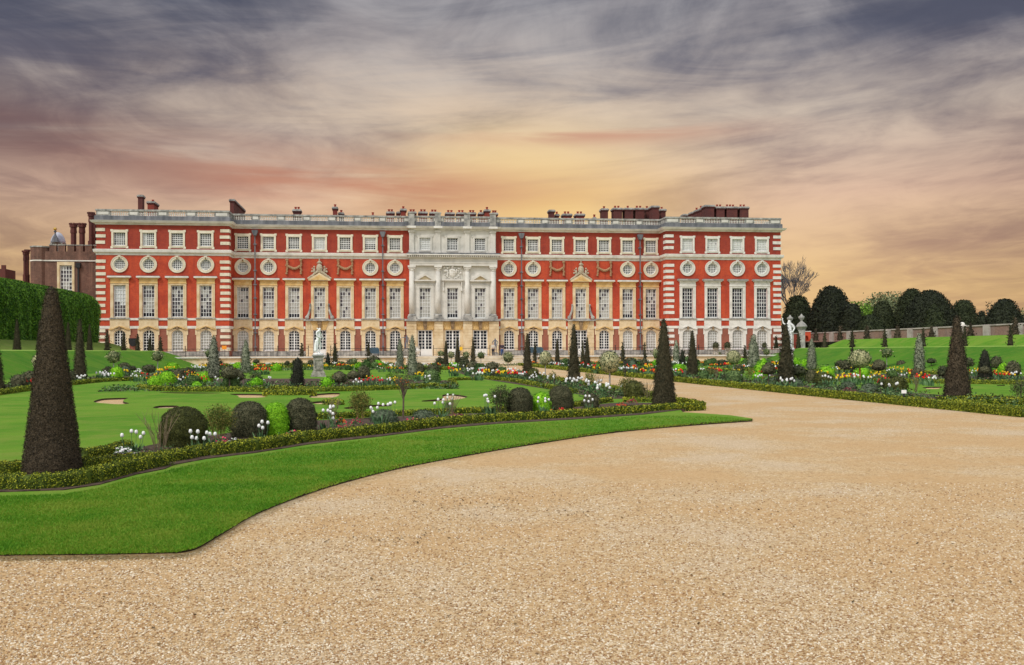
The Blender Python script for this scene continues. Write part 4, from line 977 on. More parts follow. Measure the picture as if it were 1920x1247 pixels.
# ledges: left, right lower, right upper
for px,ty in ((32,598),(75,600),(128,603),(168,608),(201,619),(232,624),(258,626),(281,628),(301,631)): plant('cone',px,0,ty,max(8,15-abs(px)*.022),w_=-29.6,z0=1.95)
for px,ty in ((1455.6,630),(1497,621),(1546,622.6),(1598,618),(1659,617),(1731,615),(1809,611),(1894.5,608.5)): plant('cone',px,0,ty,9.5+(px-1455)*.004,w_=54.9,z0=2.05)
for px,ty in ((1530,616),(1575,610),(1626,610),(1683,610),(1747,611),(1819.5,606),(1904,594)): plant('cone',px,0,ty,10.5+(px-1530)*.008,w_=60.9,z0=3.15,mname='yew_brown')
# --- near front bed
plant('olive',344,843,763,86,'big olive-green clipped dome in the front bed, biggest of its row')
plant('loose',411,832,756,62,'yellow-green leafy shrub with open canes beside the big olive dome'); plant('dome',467,825,753,68,'dark domed shrub left of the lime green one in the front bed')
plant('lime',516,822,755,50,'bright lime green shrub between two dark clipped domes in the front bed'); plant('dome',563,819,747,60,'dark brownish boxy clipped shrub at the right end of the front bed row',mname='shrub_dark')
plant('bare',300,852,768,92,'bare twiggy shrub beside white tulips in the front bed'); plant('loose',675,791,731,46,'vase-shaped leafy shrub on yellow canes in front bed'); plant('lav',720,797,768,52,'low grey-green mound right of the vase-shaped shrub'); plant('lav',795,788,769,42,'flat grey-green mound right of the slim young tree')
plant('bare',845,786,735,44,'bare twiggy shrub behind white tulips midway along the front bed'); plant('bare',622,800,742,30,'bare twiggy shrub behind white tulips right of the boxy shrub')
plant('loose',939,781,722,46,'leafy shrub with reddish canes left of a dark clipped dome',mname='loose_dark'); plant('dome',975,780,727,48,'dark clipped dome left of a narrow lime shrub, path end of bed'); plant('lime',1015,778,736,34,'narrow lime green shrub between dark domes at the path end of the bed')
plant('dome',1051,775,723,47,'dark clipped dome right of the narrow lime shrub'); plant('dome',1108,769,738,29,'small dark round shrub near the tip of the front bed')
plant('olive',1191,749,715,36,'dark olive shrub beside the gravel path left of the tall corner yew cone'); plant('loose',1176,746,704,38,'yellow-green leafy shrub beside the path near the tall corner yew cone'); plant('bare',1214,752,712,36,'bare twiggy shrub just left of the tall corner yew cone'); 
plant('olive',1000,713,691,23); plant('ball',952.7,701,660,19,stem=679); plant('ball',902,692,660,13,stem=672); plant('ball',1022.5,712,658,22,stem=684); plant('ball',1143,723,659,38,'largest variegated ball tree beside the central gravel path',stem=699)
plant('loose',1104,731,696,25); plant('loose',1038,722,694,22); plant('bare',1080,728,700,30); plant('bare',1124,735,702,26)
plant('mush',924,707,679,24,stem=695); plant('green',941,708,688,17); plant('dome',886,697,678,21); plant('dome',868,688,670,18); plant('dome',893,684,671,20); plant('green',868,686,670,18)
for px,t,s,b in ((827,658,669,684),(846,659,671,686),(874,659,672,688)): plant('ball',px,b,t,12,stem=s)
for a in ((825,686,671,18),(784,704,681,24),(812,703,684,24)): plant('dome',*a)
# silver cones (crown foot row, base row)
for px,b,t,w2,s in ((773,708,628,17,704),(750,694,634,13,691),(401,724,629,22,708),(461,702,637,17,699),(1413,694,626,21,688),(1268,686,637,13,682),(1522,700,634,17,692),(1724,700,624,19,695)): plant('silver',px,b,t,w2,stem=s)
# lime balls
for a in ((313,727,697,30),(387,724,697,25),(323,697,680,21),(219,713,688,22),(446,694,680,18),(519,697,682,16),(709,692,676,17),(813,722,698,25),(1392,690,672,15),(1429,707,680,25),(1432,690,672,11),(1493,686,671,12),(1550,712,687,27),(1273,698,683,21),(1229,692,675,11),(1617,711,689,25),(1883,704,681,19)): plant('lime',*a)
plant('loose',736,724,695,26,mname='tree_lime'); plant('loose',479,731,695,30,mname='loose_dark'); plant('loose',1653,736,702,24,mname='loose_dark'); plant('loose',1913,748,708,40,'leafy vase-shaped shrub at the right edge of the picture',mname='loose_dark'); plant('loose',1360,718,694,18,mname='loose_dark'); plant('loose',1500,722,692,24,mname='loose_dark'); plant('loose',1408,712,690,18)
plant('bare',1717,738,704,16); plant('bare',1344,716,692,14)
# variegated balls
for px,b,t,w2,s in ((213,702,658,22,680),(296,703,658,19,677),(72,716,664,22,689),(390,690,656,10,669),(422,684,659,12,672),(1375.5,706,657,25,683),(1437,682,654,12,665),(1536,678,653,16,668),(1662.5,690,653,18.5,670),(1856,690,651,18,668),(1230,690,655,12,672),(1347,680,660,12,672),(664,700,672,12,683)): plant('ball',px,b,t,w2,stem=s)
plant('ball',1612.5,719,656,38,'large variegated ball tree with an orange-brown stem on the right',stem=690)
# dark mop heads
for px,b,t,w2,s in ((279,710,684,24,697),(444,730,693,28,713),(353,708,690,24,704),(636,729,697,27,717),(682,725,686,24,709),(657,690,674,14,687),(1584,703,675,20,692),(1648,703,675,26,694),(1746,692,672,16,681),(1817,700,671,17,687),(1768,714,686,19,706),(1899,710,677,27,704),(1868,700,668,20,690),(1467,700,683,18,692),(1172,706,690,8,698)): plant('mush',px,b,t,w2,stem=s)
# dark clipped domes
for a in ((35,731,703,30),(57,724,696,31),(9,736,722,18),(134,720,695,14),(210,694,680,22),(233,697,680,20),(334,720,692,24),(352,686,675,25),(383,687,676,14),(422,685,674,21),(448,685,674,12),(505,686,672,24),(529,685,672,17),(558,688,674,17),(583,688,675,13),(586,691,681,14),(563,690,681,14),
    (700,686,668,23),(730,685,672,14),(1332,708,691,26),(1520,721,693,22),(1543,726,699,34),(1679,739,707,43),(1386,702,683,17),(1690,690,676,16),(1596,695,680,14),(1484,696,683,14)): plant('dome',*a,mname='yew_olive' if a[0] in(1543,1679,1332) else None)
for a in ((1451,722,708,19),(1497,727,712,21),(1360,717,701,16),(1631,738,719,35),(1590,733,716,32),(1418,720,709,14),(1284,704,694,12)): plant('lav',*a)
for a in ((1300,686,672,22),(1330,687,674,22),(1355,688,675,20),(1385,684,672,16),(1130,690,676,14),(1150,688,674,16),(1183,690,672,26),(1205,688,674,20),(1033,688,674,14),(1060,688,672,14),(1245,690,676,16),(1465,690,676,22),(1440,686,674,18),(1575,690,676,18),(640,690,678,14),(610,692,680,14)): plant('green',*a,mname='shrub_dark' if a[0]%2 else None)
# young tree in the near bed
o=empty('young_tree'); mb=MB().mat('bark'); sc=P(756,789)[1]/F; mb.tube([(0,0,0),(.01,0,.6),(0,0,66*sc)],[.024,.02,.015],7)
mb.build('trunk',o); mb=MB().mat('bark'); rg=random.Random(2)
for i in range(26):
    a=rg.uniform(0,6.28); z=rg.uniform(58,84)*sc; r=rg.uniform(12,28)*sc*.8; mb.tube([(0,0,z-.25),(r*.5*math.cos(a),r*.5*math.sin(a),z),(r*math.cos(a),r*math.sin(a),z+rg.uniform(0,.25))],[.009,.006,.003],3)
mb.build('branches',o); link('foliage',volleaf(56*sc,100*sc,60*sc,420,.035,'loose_dark',4),o); link('new_leaves',volleaf(34*sc,84*sc,62*sc,45,.035,'petal_orange',5),o)
put(o,'young',P(756,789),'tree','','slim young standard tree with a sparse reddish crown in the front bed')
# ---------------------------------------------------------------- hedges
HN=0
def hedge(pts,hw,h,lab,mname='box_gold',lump=.075,name='box_hedge',cover=3.):
    global HN; HN+=1; rng=np.random.default_rng(100+HN); pts=np.array(pts,float); seg=np.hypot(*np.diff(pts,axis=0).T); L=np.r_[0,np.cumsum(seg)]; tot=L[-1]
    def at(s): 
        q=np.stack([np.interp(s,L,pts[:,0]),np.interp(s,L,pts[:,1])],-1); q2=np.stack([np.interp(s+.05,L,pts[:,0]),np.interp(s+.05,L,pts[:,1])],-1); q1=np.stack([np.interp(s-.05,L,pts[:,0]),np.interp(s-.05,L,pts[:,1])],-1); t=q2-q1; t/=np.linalg.norm(t,axis=-1,keepdims=True)+1e-9; return q,np.stack([-t[...,1],t[...,0]],-1)
    ph=rng.uniform(0,6.28,12); fr=rng.uniform(9,42,12)
    def lf(s,t): 
        o=0
        for i in range(6): o=o+np.sin(fr[i]*s+ph[i]+t*(3+i))*np.sin(fr[i+6]*.5*s+ph[i+6]-2*t)
        return 1+lump*o
    # cross-section param t 0..1: left foot, up, over, down
    ct=np.array([0,.15,.30,.38,.5,.62,.70,.85,1.]); cx=np.array([-.92,-1,-1,-.86,0,.86,1,1,.92])*hw; cz=np.array([0,.35,.78,.95,1.,.95,.78,.35,0])*h
    ns=max(4,int(tot/.12)) if tot<60 else int(tot/.5); s=np.linspace(0,tot,ns); q,nrm=at(s); V=[]
    T,Sg=np.meshgrid(ct,s); LF=lf(Sg,T); ex=np.minimum(1,np.minimum(Sg,tot-Sg)/.12*.5+.5); X=cx[None,:]*LF*ex*.93; Z=cz[None,:]*(LF*.5+.5)*.95*ex
    V=np.stack([q[:,None,0]+nrm[:,None,0]*X,q[:,None,1]+nrm[:,None,1]*X,Z],-1).reshape(-1,3); k=9; i,j=np.meshgrid(np.arange(ns-1),np.arange(k-1),indexing='ij'); Q=np.stack([i*k+j,(i+1)*k+j,(i+1)*k+j+1,i*k+j+1],-1).reshape(-1,4)
    # leaves, finer where the hedge is nearer the viewer
    step=np.linspace(0,tot,max(2,int(tot/.5)+1)); PP=[];NN=[];SZ=[]
    for a,b in zip(step[:-1],step[1:]):
        qq,_=at(np.array([(a+b)/2])); Y=max(6.,qq[0,1]); ls=max(.016,1.45*Y/996) ; n=int((b-a)*(2*h+2*hw)*cover/ls**2)
        ss=rng.uniform(a,b,n); t=rng.random(n); q1,n1_=at(ss); LFv=lf(ss,t)*(1+rng.normal(0,.05,n)); x=np.interp(t,ct,cx)*LFv; z=np.interp(t,ct,cz)*(LFv*.5+.5)+rng.normal(0,.25*ls,n)
        nx=np.where(t<.34,-1,np.where(t>.66,1,(t-.5)*4)); nz=np.where((t<.34)|(t>.66),.25,1.)
        PP.append(np.stack([q1[:,0]+n1_[:,0]*x,q1[:,1]+n1_[:,1]*x,np.maximum(z,.01)],-1)); NN.append(np.stack([n1_[:,0]*nx,n1_[:,1]*nx,nz],-1)); SZ.append(np.full((n,1),ls*1.3))
    PP=np.vstack(PP);NN=np.vstack(NN);SZ=np.vstack(SZ); LV,LQ=quads_from(PP,NN/np.linalg.norm(NN,axis=1,keepdims=True),SZ,rng,1.)
    me=mesh_quads(name,np.vstack([V,LV]),np.vstack([Q,LQ+len(V)]),[mname,'box_body'],np.r_[np.ones(len(Q),int),np.zeros(len(LQ),int)]); o=link(name,me); tag(o,lab,'hedge'); return o
def hp(L,n=5): return smooth(PX(L),n)
hedge(hp([(-260,928),(-120,927),(0,926),(60,926),(120,922),(180,911),(250,892),(309,880)]),.125,.235,'golden box hedge in front of the largest yew cone')
hedge(hp([(150,890),(200,884),(260,880),(320,873),(382,861)]),.12,.22,'short golden box hedge right of the largest yew cone')
hedge(hp([(389,862),(480,851),(580,834),(715,819),(830,804),(940,795),(1075,787),(1205,778)]),.125,.24,'long golden box hedge edging the front bed above the grass strip')
hedge(hp([(-220,900),(-100,899),(0,897),(44,894)]),.12,.22,'golden box hedge left of the largest yew cone')
hedge(hp([(152,869),(200,860),(240,849)]),.11,.2,'golden box hedge piece behind the largest yew cone')
hedge(hp([(590,791),(700,786),(870,779),(960,775),(1060,768),(1145,757)]),.11,.19,'golden box hedge along the lawn side of the front bed')
hedge(hp([(1180,779),(1250,773),(1318,769)]),.12,.22,'golden box hedge tip in front of the corner yew cone')
hedge(hp([(1316,767),(1290,761),(1262,757),(1215,757),(1168,757)]),.11,.2,'golden box hedge behind the corner yew cone')
hedge(hp([(905,712),(960,718),(1029,731),(1078,741)]),.13,.22,'box hedge between the round lawn and the path-side bed','box_far')
hedge(hp([(262,732),(290,735),(340,737),(420,737),(495,738)]),.15,.25,'box hedge in front of the bright tulips, left of the statue','box_far')
hedge(hp([(496,743),(540,744),(592,743)]),.15,.25,'short golden box hedge piece between two gravel scallops','box_gold')
hedge(hp([(510,734),(600,737),(715,734),(780,731),(819,728)]),.15,.24,'box hedge in front of the red tulips, right of the statue','box_far')
hedge(hp([(822,731),(852,726),(848,716),(905,714.5)]),.13,.2,'box hedge curving round the end of the tulip bed','box_far')
hedge(hp([(610,762),(640,763)]),.15,.22,'small golden box hedge beside a gravel scallop behind the near bed','box_gold')
hedge([g2(-15.1,24),g2(-15.0,40),g2(-15.9,50),g2(-16.0,58),g2(-14,62),g2(-13.6,66)],.17,.25,'box hedge below the left grass bank','box_far')
hedge([g2(9.1,31.5),g2(9.1,60),g2(9.2,120)],.15,.24,'long box hedge along the left side of the central path','box_far',cover=2.)
hedge([g2(15.5,22.7),g2(15.4,33),g2(15.5,60),g2(15.6,120)],.15,.25,'long box hedge along the right side of the central path','box_far',cover=2.5)
hedge(hp([(1772,765),(1830,766),(1889,765)]),.13,.25,'golden box hedge in front of the right-hand tall yew cone','box_gold')
hedge(hp([(1893,762),(1930,764),(1990,770)]),.13,.24,'golden box hedge at the right edge of the picture','box_gold')
hedge(hp([(1760,757),(1820,754),(1900,756),(1960,758)]),.11,.2,'golden box hedge behind the right-hand tall yew cone','box_gold')
hedge(hp([(1420,716),(1500,714.5),(1570,716.5),(1680,719.5),(1770,721.5),(1850,722.5),(1960,724)]),.15,.25,'box hedge edging the right-hand tulip bed','box_far')
hedge(hp([(1290,700),(1400,697),(1560,699),(1700,702),(1900,706)],3),.16,.25,'box hedge behind the right-hand tulips','box_far')
hedge(hp([(470,691),(600,692.5),(720,693),(850,695)],3),.16,.3,'low box hedge across the lawn behind the statue','box_far')
hedge([g2(-22,124),g2(0,124.3),g2(1,124.3)],.2,.35,'low box hedge at the foot of the terrace wall, left part','box_far')
hedge([g2(21,124.3),g2(46,124)],.2,.35,'low box hedge at the foot of the terrace wall, right part','box_far')
# tall hornbeam hedge on the left
def hornbeam():
    rng=np.random.default_rng(5); w0,w1,v0,v1,z0,z1=-36.,-42.,64.,132.6,2.9,9.15
    def lump(v,z): return .35*np.sin(v*.8+1)*np.sin(z*.5)+.22*np.sin(v*2.1+z*.3)+.12*np.sin(v*4.7+2)*np.sin(z*1.3)
    def surf(v,t):    # t 0..1 up the face, over the rounded shoulder
        H=z1-z0; rnd=2.4; endf=np.clip((v1-v)/3.2,0,1); e_=np.sqrt(1-(1-endf)**2); top=z0+H*(.70+.30*e_)
        z=z0+t*1.35*(top-z0); over=np.clip((z-(top-rnd))/rnd,0,None); ang=np.clip(over,0,1.9)*.9
        zz=np.where(over>0,top-rnd+rnd*np.sin(np.minimum(ang,1.57)),z); inn=np.where(over>0,rnd*(1-np.cos(np.minimum(ang,1.57)))+np.clip(ang-1.57,0,None)*2,0)
        return (w0+lump(v,zz)*.6-inn-3.0*(1-e_)),v,zz
    nv,nt=120,24; Vv,T=np.meshgrid(np.linspace(v0,v1,nv),np.linspace(0,1,nt),indexing='ij'); a,b,c=surf(Vv,T); a=a-.12
    V=np.stack([a*CT-b*ST,a*ST+b*CT,c],-1).reshape(-1,3); i,j=np.meshgrid(np.arange(nv-1),np.arange(nt-1),indexing='ij'); Q=np.stack([i*nt+j,(i+1)*nt+j,(i+1)*nt+j+1,i*nt+j+1],-1).reshape(-1,4)
    n=90000; v=v0+(v1-v0)*rng.random(n); t=rng.random(n); a,b,c=surf(v,t); a=a+rng.normal(0,.09,n)
    P_=np.stack([a*CT-b*ST,a*ST+b*CT,c],-1); N_=np.tile([CT,ST,.35],(n,1)); LV,LQ=quads_from(P_,N_,.19,rng,1.)
    # back and end closure
    B=np.array([[*G(w1,v0,z0)],[*G(w1,v1,z0)],[*G(w1,v1-1,z1-2.2)],[*G(w1,v0,z1-.6)],[*G(w0-3,v1,z0)],[*G(w0-3,v1,z1-2.5)]]); nb=len(V)+len(LV)
    return mesh_quads('tall_hedge',np.vstack([V,LV,B]),np.vstack([Q,LQ+len(V),[[nb,nb+1,nb+2,nb+3],[nb+1,nb+4,nb+5,nb+2]]]),['hornbeam'])
tag(link('tall_hedge',hornbeam()),'very tall rounded green hornbeam hedge on top of the left bank','hedge')
# ---------------------------------------------------------------- trees beyond the right-hand wall
def yewmound(px0,px1,ty,Y,prof,mname,lab,n=5200,shift=0.):
    xc=((px0+px1)/2-960)/F*Y; w_=(px1-px0)/F*Y; h=EYE+((660-ROLL*((px0+px1)/2-960))-ty)/F*Y-1.5
    me=topi(prof,w_,h,.30,mname,int(px0),.012,3.4,fuzz=.2,lean=shift); o=link('topiary_yew',me,None,(xc,Y,1.5)); tag(o,lab,'tree','great clipped yews beyond the garden wall'); return o
mA=[(.42,0),(.5,.12),(.49,.3),(.40,.6),(.30,.82),(.20,.96),(.08,1),(0,1)]
mB_=[(.49,0),(.5,.12),(.45,.34),(.36,.58),(.27,.78),(.19,.92),(.10,.985),(0,1)]
mF=[(.49,0),(.5,.12),(.46,.36),(.38,.60),(.28,.80),(.17,.93),(.08,.985),(0,1.)]
mG=[(.5,0),(.46,.2),(.33,.55),(.2,.85),(.08,.98),(0,1)]
for a in ((1462,1530,555,176,mA,'yew_far_green','leftmost rounded yew, close against the right end of the palace',),(1505,1612,537,165,mB_,'yew_far','broad black yew mound behind the two stone urns'),(1570,1625,570,160,mA,'yew_far','black yew shoulder on the right of the broadest dark mound'),
    (1596,1668,590,150,mF,'yew_far_green','low dark green yew mound left of the flat-topped one'),(1624,1686,565.5,172,mB_,'yew_far_green','medium yew mound below the pale distant tree'),(1668,1752,541.5,180,mB_,'yew_far_green','tall sloping yew mound with a flat top'),
    (1686,1802,544,168,mF,'yew_far','largest rounded yew mound in the group'),(1720,1784,570,150,mG,'yew_far_green','greenish conical yew in front of the largest mound'),(1776,1838,563,175,mA,'yew_far_green','tall yew with narrow domed top behind the right yew cone'),
    (1824,1858,583,180,mF,'yew_far','small dark yew mound between two taller ones'),(1840,1928,561,165,mB_,'yew_far','rightmost broad black yew mound')): yewmound(*a)
def decid(px,ty,wpx,Y,mname,lab,n=4000,ls=.5,name='leafy_tree'):
    h=EYE+((660-ROLL*(px-960))-ty)/F*Y; w_=wpx/F*Y; o=empty(name,((px-960)/F*Y,Y,0)); mb=MB().mat('bark_far'); rg=random.Random(int(px)); mb.tube([(0,0,0),(.1,0,h*.4),(0,0,h*.75)],[.35,.28,.15],7)
    for i in range(9): a=rg.uniform(0,6.28); mb.tube([(0,0,h*rg.uniform(.35,.6)),(w_*.22*math.cos(a),w_*.22*math.sin(a),h*.7),(w_*.4*math.cos(a),w_*.4*math.sin(a),h*.85)],[.15,.1,.05],4)
    mb.build('trunk',o); link('crown',volleaf(w_,h,h*.35,n,ls,mname,int(px)),o); return tag(o,lab,'tree')
decid(1664,548,100,215,'tree_pale','pale spring tree rising behind the yew mounds',9000); decid(1608,566,84,205,'tree_lime','light green tree glimpsed between two dark yew mounds',6000); decid(1918,578,30,230,'tree_pale','pale tree top at the right edge behind the yews',1500); decid(1858,566,26,220,'shrub_dark','dark wispy tree behind the rightmost yew mound',700)
def bare(px,ty,wpx,Y,lab):
    h=EYE+((660-ROLL*(px-960))-ty)/F*Y-1; mb=MB().mat('bark_far'); rg=random.Random(8); sw=wpx/F*Y/2; tips=MB().mat('bark_far')
    def br(p,d,l,r,dep):
        q=[p[k]+d[k]*l for k in range(3)]; m_=[(p[k]+q[k])/2+rg.uniform(-.06,.06)*l for k in range(3)]
        (mb if dep<2 else tips).tube([p,m_,q],[r,r*.85,r*.62],5 if dep<2 else 3)
        if dep>=7: return
        for c in range(3 if dep>1 else 4):
            a=rg.uniform(0,6.28); sp=rg.uniform(.35,.75) if dep>0 else rg.uniform(.3,.6); nd=Vector(d)+Vector((math.cos(a)*sp,math.sin(a)*sp,rg.uniform(-.05,.30))); nd.normalize(); br(q,nd,l*rg.uniform(.64,.80),max(.028,r*.58),dep+1)
            if dep>=5 and c==1: break
    br((0,0,0),(0,0,1),h*.26,.32,0); o=empty('bare_tree',((px-960)/F*Y,Y,1)); mb.build('trunk',o); c_=tips.build('twigs',o)
    zs=np.array(tips.v); s_=h/zs[:,2].max(); sx=sw/np.percentile(np.abs(zs[:,0]),97)
    for ch in o.children: ch.scale=(sx,sx,s_)
    return tag(o,lab,'tree')
bare(1492,480,80,178,'bare branching tree without leaves beside the right end of the palace')
# ---------------------------------------------------------------- soil beds
sheet('flower_bed',PX([(-240,934),(0,933),(120,929),(185,919),(255,899),(309,888),(326,880),(389,868),(480,856.5),(580,840),(715,824.5),(830,809),(940,799.5),(1075,791.5),(1205,782.3),(1290,771),(1305,765),(1262,760),(1168,759),(1145,760),(1060,770),(960,777),(870,781),(700,788),(590,794),(480,812),(330,832),(240,851),(150,873),(44,898),(-240,905)]),[],.072,0,'soil','soil')
sheet('flower_bed',[g2(8.95,32.5),g2(8.95,121),g2(5.2,121),g2(5.2,62),g2(6.6,43),g2(7.2,33)],[],.072,0,'soil','soil')
sheet('flower_bed',[g2(15.8,27),g2(19.6,29),g2(19.0,45),g2(18.6,120),g2(15.8,120)],[],.072,0,'soil','soil')
sheet('flower_bed',PX([(275,733),(495,737),(715,733),(819,727),(850,716),(700,712),(400,712),(300,716)]),[],.072,0,'soil','soil')
sheet('flower_bed',[g2(-15.2,24),g2(-15.2,40),g2(-16.1,58),g2(-16.1,112),g2(-20,112),g2(-19.6,24)],[],.072,0,'soil','soil')
sheet('flower_bed',PX([(1420,715),(1570,715.5),(1770,720.5),(1960,723),(1960,708),(1700,703),(1420,702)]),[],.072,0,'soil','soil')
# ---------------------------------------------------------------- grass blades on the nearest lawn
def blades():
    rng=np.random.default_rng(9); pts=[]; n=420000; a=rng.uniform(-30,1420,n); b=rng.uniform(780,1042,n)
    ex=[(-30,1041.5),(0,1041.5),(200,1039.5),(330,1037),(368,1029),(420,999),(480,964),(560,932),(640,906),(750,878.5),(870,855.5),(1000,833.5),(1150,811.5),(1290,798.5),(1410,790)]
    up=[(-30,931),(0,931),(120,927),(180,917),(250,897),(309,885),(326,879),(389,866),(480,854),(580,838),(715,822),(830,807),(940,797),(1075,789),(1201,781),(1280,777),(1320,779.5),(1370,783),(1411,788)]
    lo=np.interp(a,*zip(*ex)); hi=np.interp(a,*zip(*up)); k=(b<lo-1.5)&(b>hi); a,b=a[k],b[k]
    c,s=math.cos(ROLL),math.sin(ROLL); cx=a-960; cy=-(b-660); X=(cx*c+cy*s)/F; Yr=(-cx*s+cy*c)/F; Y=(.06-EYE)/Yr; X=X*Y; n=len(Y)
    h=rng.uniform(.008,.020,n)*(1+Y/40); wd=.003+Y*.0002; an=rng.uniform(0,3.14,n); lx=rng.normal(0,.012,n); ly=rng.normal(0,.012,n); z=.058
    V=np.stack([np.stack([X-wd*np.cos(an),Y-wd*np.sin(an),np.full(n,z)],-1),np.stack([X+wd*np.cos(an),Y+wd*np.sin(an),np.full(n,z)],-1),np.stack([X+lx+wd*.3*np.cos(an),Y+ly+wd*.3*np.sin(an),z+h],-1),np.stack([X+lx-wd*.3*np.cos(an),Y+ly-wd*.3*np.sin(an),z+h*.95],-1)],1).reshape(-1,3)
    return mesh_quads('grass',V,np.arange(4*n).reshape(-1,4),['grass_blade'])
tag(link('grass',blades()),'short mown grass blades of the near lawn strip','grass',None,'stuff')
# ---------------------------------------------------------------- loose stones of the gravel
def stones():
    rng=np.random.default_rng(21); n=85000; b=660+ (rng.uniform(.0,1.,n)**.9*(1262-905)+245); a=rng.uniform(-40,1960,n)
    c,s=math.cos(ROLL),math.sin(ROLL); cx=a-960; cy=-(b-660); X=(cx*c+cy*s)/F; Yr=(-cx*s+cy*c)/F; Y=(0-EYE)/Yr; X=X*Y
    ex=[(-100,1044),(0,1044),(200,1042),(330,1040),(368,1033),(420,1003),(480,968),(560,936),(640,910),(750,882)]; k=(b>np.interp(a,*zip(*ex))+2)|(a>760); X,Y=X[k],Y[k]; n=len(X)
    r=rng.uniform(.003,.0075,n)*(.85+Y/22); yaw=rng.uniform(0,6.28,n); e1=rng.uniform(.7,1.5,n); hh=rng.uniform(.45,.8,n)
    base=np.array([[1,0,0],[0,1,0],[-1,0,0],[0,-1,0],[.55,.55,1],[-.55,.55,.9],[-.55,-.55,1],[.55,-.55,.9]],float)
    V=base[None]*np.stack([r*e1,r,r*hh],-1)[:,None,:]; V=V*(1+rng.normal(0,.16,(n,8,1))); cs,sn=np.cos(yaw)[:,None],np.sin(yaw)[:,None]; x_=V[...,0]*cs-V[...,1]*sn; y_=V[...,0]*sn+V[...,1]*cs
    V=np.stack([x_+X[:,None],y_+Y[:,None],V[...,2]+.001],-1); fq=np.array([[4,5,6,7],[0,1,5,4],[1,2,6,5],[2,3,7,6],[3,0,4,7]]); Q=(fq[None]+8*np.arange(n)[:,None,None]).reshape(-1,4); return mesh_quads('gravel_stones',V.reshape(-1,3),Q,['pebble'])
mat('pebble',[(.29,.16,.07),(.45,.30,.15),(.53,.38,.215),(.59,.46,.30),(.71,.62,.48)],30,.75,island=.9,coord='World',lo=.2,hi=.8)
tag(link('gravel_stones',stones()),'loose flinty stones lying on the nearest gravel','gravel',None,'stuff')
# ================================================================ FLOWERS
def bladesMB(mb,n,h,sp,rng,wd=.02):
    for i in range(n):
        a=rng.uniform(0,6.28); r=sp*rng.random()*.5; b=Vector((r*math.cos(a),r*math.sin(a),0)); o=Vector((math.cos(a),math.sin(a),0)); t=Vector((-math.sin(a),math.cos(a),0)); hh=h*rng.uniform(.5,.85); ln=rng.uniform(.15,.5)*hh
        p=[b,b+o*ln*.35+Vector((0,0,hh*.6)),b+o*ln+Vector((0,0,hh*(.95)))]; k=len(mb.v); w_=(wd*.8,wd,wd*.15)
        for q,ww in zip(p,w_): mb.v+= [tuple(q-t*ww),tuple(q+t*ww)]
        mb.face((k,k+1,k+3,k+2)); mb.face((k+2,k+3,k+5,k+4))
def bloomMB(mb,c,s): mb.lathe([(.15*s,-.5*s),(.42*s,-.25*s),(.46*s,.05*s),(.34*s,.42*s),(.20*s,.55*s)],c,6)
FC_={}
def tulips(color,p,n,h,spread,near=False,lab=None,bs=.075,leaf='tulip_leaf'):
    rng=random.Random(int(p[0]*100)+n); cat={'white':'white','red':'red','orange':'orange','yellow':'yellow'}[color]
    heads=[(rng.uniform(-1,1)*spread*.5,rng.uniform(-1,1)*spread*.35,h*rng.uniform(.68,1.04)) for _ in range(n)]
    if near:
        o=empty('tulip_clump'); mb=MB().mat(leaf); bladesMB(mb,n*3+4,h*.72,spread,rng,.022); mb.build('leaves',o)
        for hx,hy,hz in heads:
            mb=MB().mat(leaf); mb.tube([(hx*.5,hy*.5,0),(hx*.9,hy*.9,hz*.6),(hx,hy,hz-.03)],.005,4); st_=mb.build('flower_stem',o); mb=MB().mat('petal_'+color); bloomMB(mb,(hx,hy,hz),bs); mb.build('bloom',st_,True)
    else:
        key=(color,n,round(h,1),round(spread,1),leaf,round(bs,2),rng.randint(0,2))
        if key not in FC_:
            mb=MB().mat(leaf); bladesMB(mb,n*4,h*.9,spread*1.2,rng,.038)
            for hx,hy,hz in heads:
                mb.mat('petal_'+color if rng.random()>.12 or color=='white' else 'petal_yellow'); bloomMB(mb,(hx,hy,hz),bs*rng.uniform(.8,1.2))
            FC_[key]=mb.mesh('tulip_clump')
        o=link('tulip_clump',FC_[key]); o.rotation_euler=(0,0,rng.uniform(0,6.28))
    put(o,'tulip_'+color,p,'flowers',f'clump of {cat} tulips',lab)
def bedding(color,p,wd=.35,h=.13,lab=None):
    key=('b',color,round(wd,1))
    if key not in FC_:
        rng=np.random.default_rng(len(FC_)+5); n=110; th=rng.uniform(0,6.28,n); r=np.sqrt(rng.random(n))*wd/2; z=h*np.sqrt(np.clip(1-(r/(wd/2))**2,0,1))*rng.uniform(.6,1.05,n)
        P_=np.stack([r*np.cos(th),r*np.sin(th)*.8,z],-1); V,Q=quads_from(P_,np.tile([0,-.4,1.],(n,1)),.05,rng,.7,.9); mi=(rng.random(n)<.5).astype(int); FC_[key]=mesh_quads('bedding_clump',V,Q,['petal_'+color,'herb_leaf' if color!='plum' else 'plum_leaf'],mi)
    o=link('bedding_clump',FC_[key]); put(o,'bed_'+color,p,'flowers',f'low clump of {color} bedding flowers',lab)
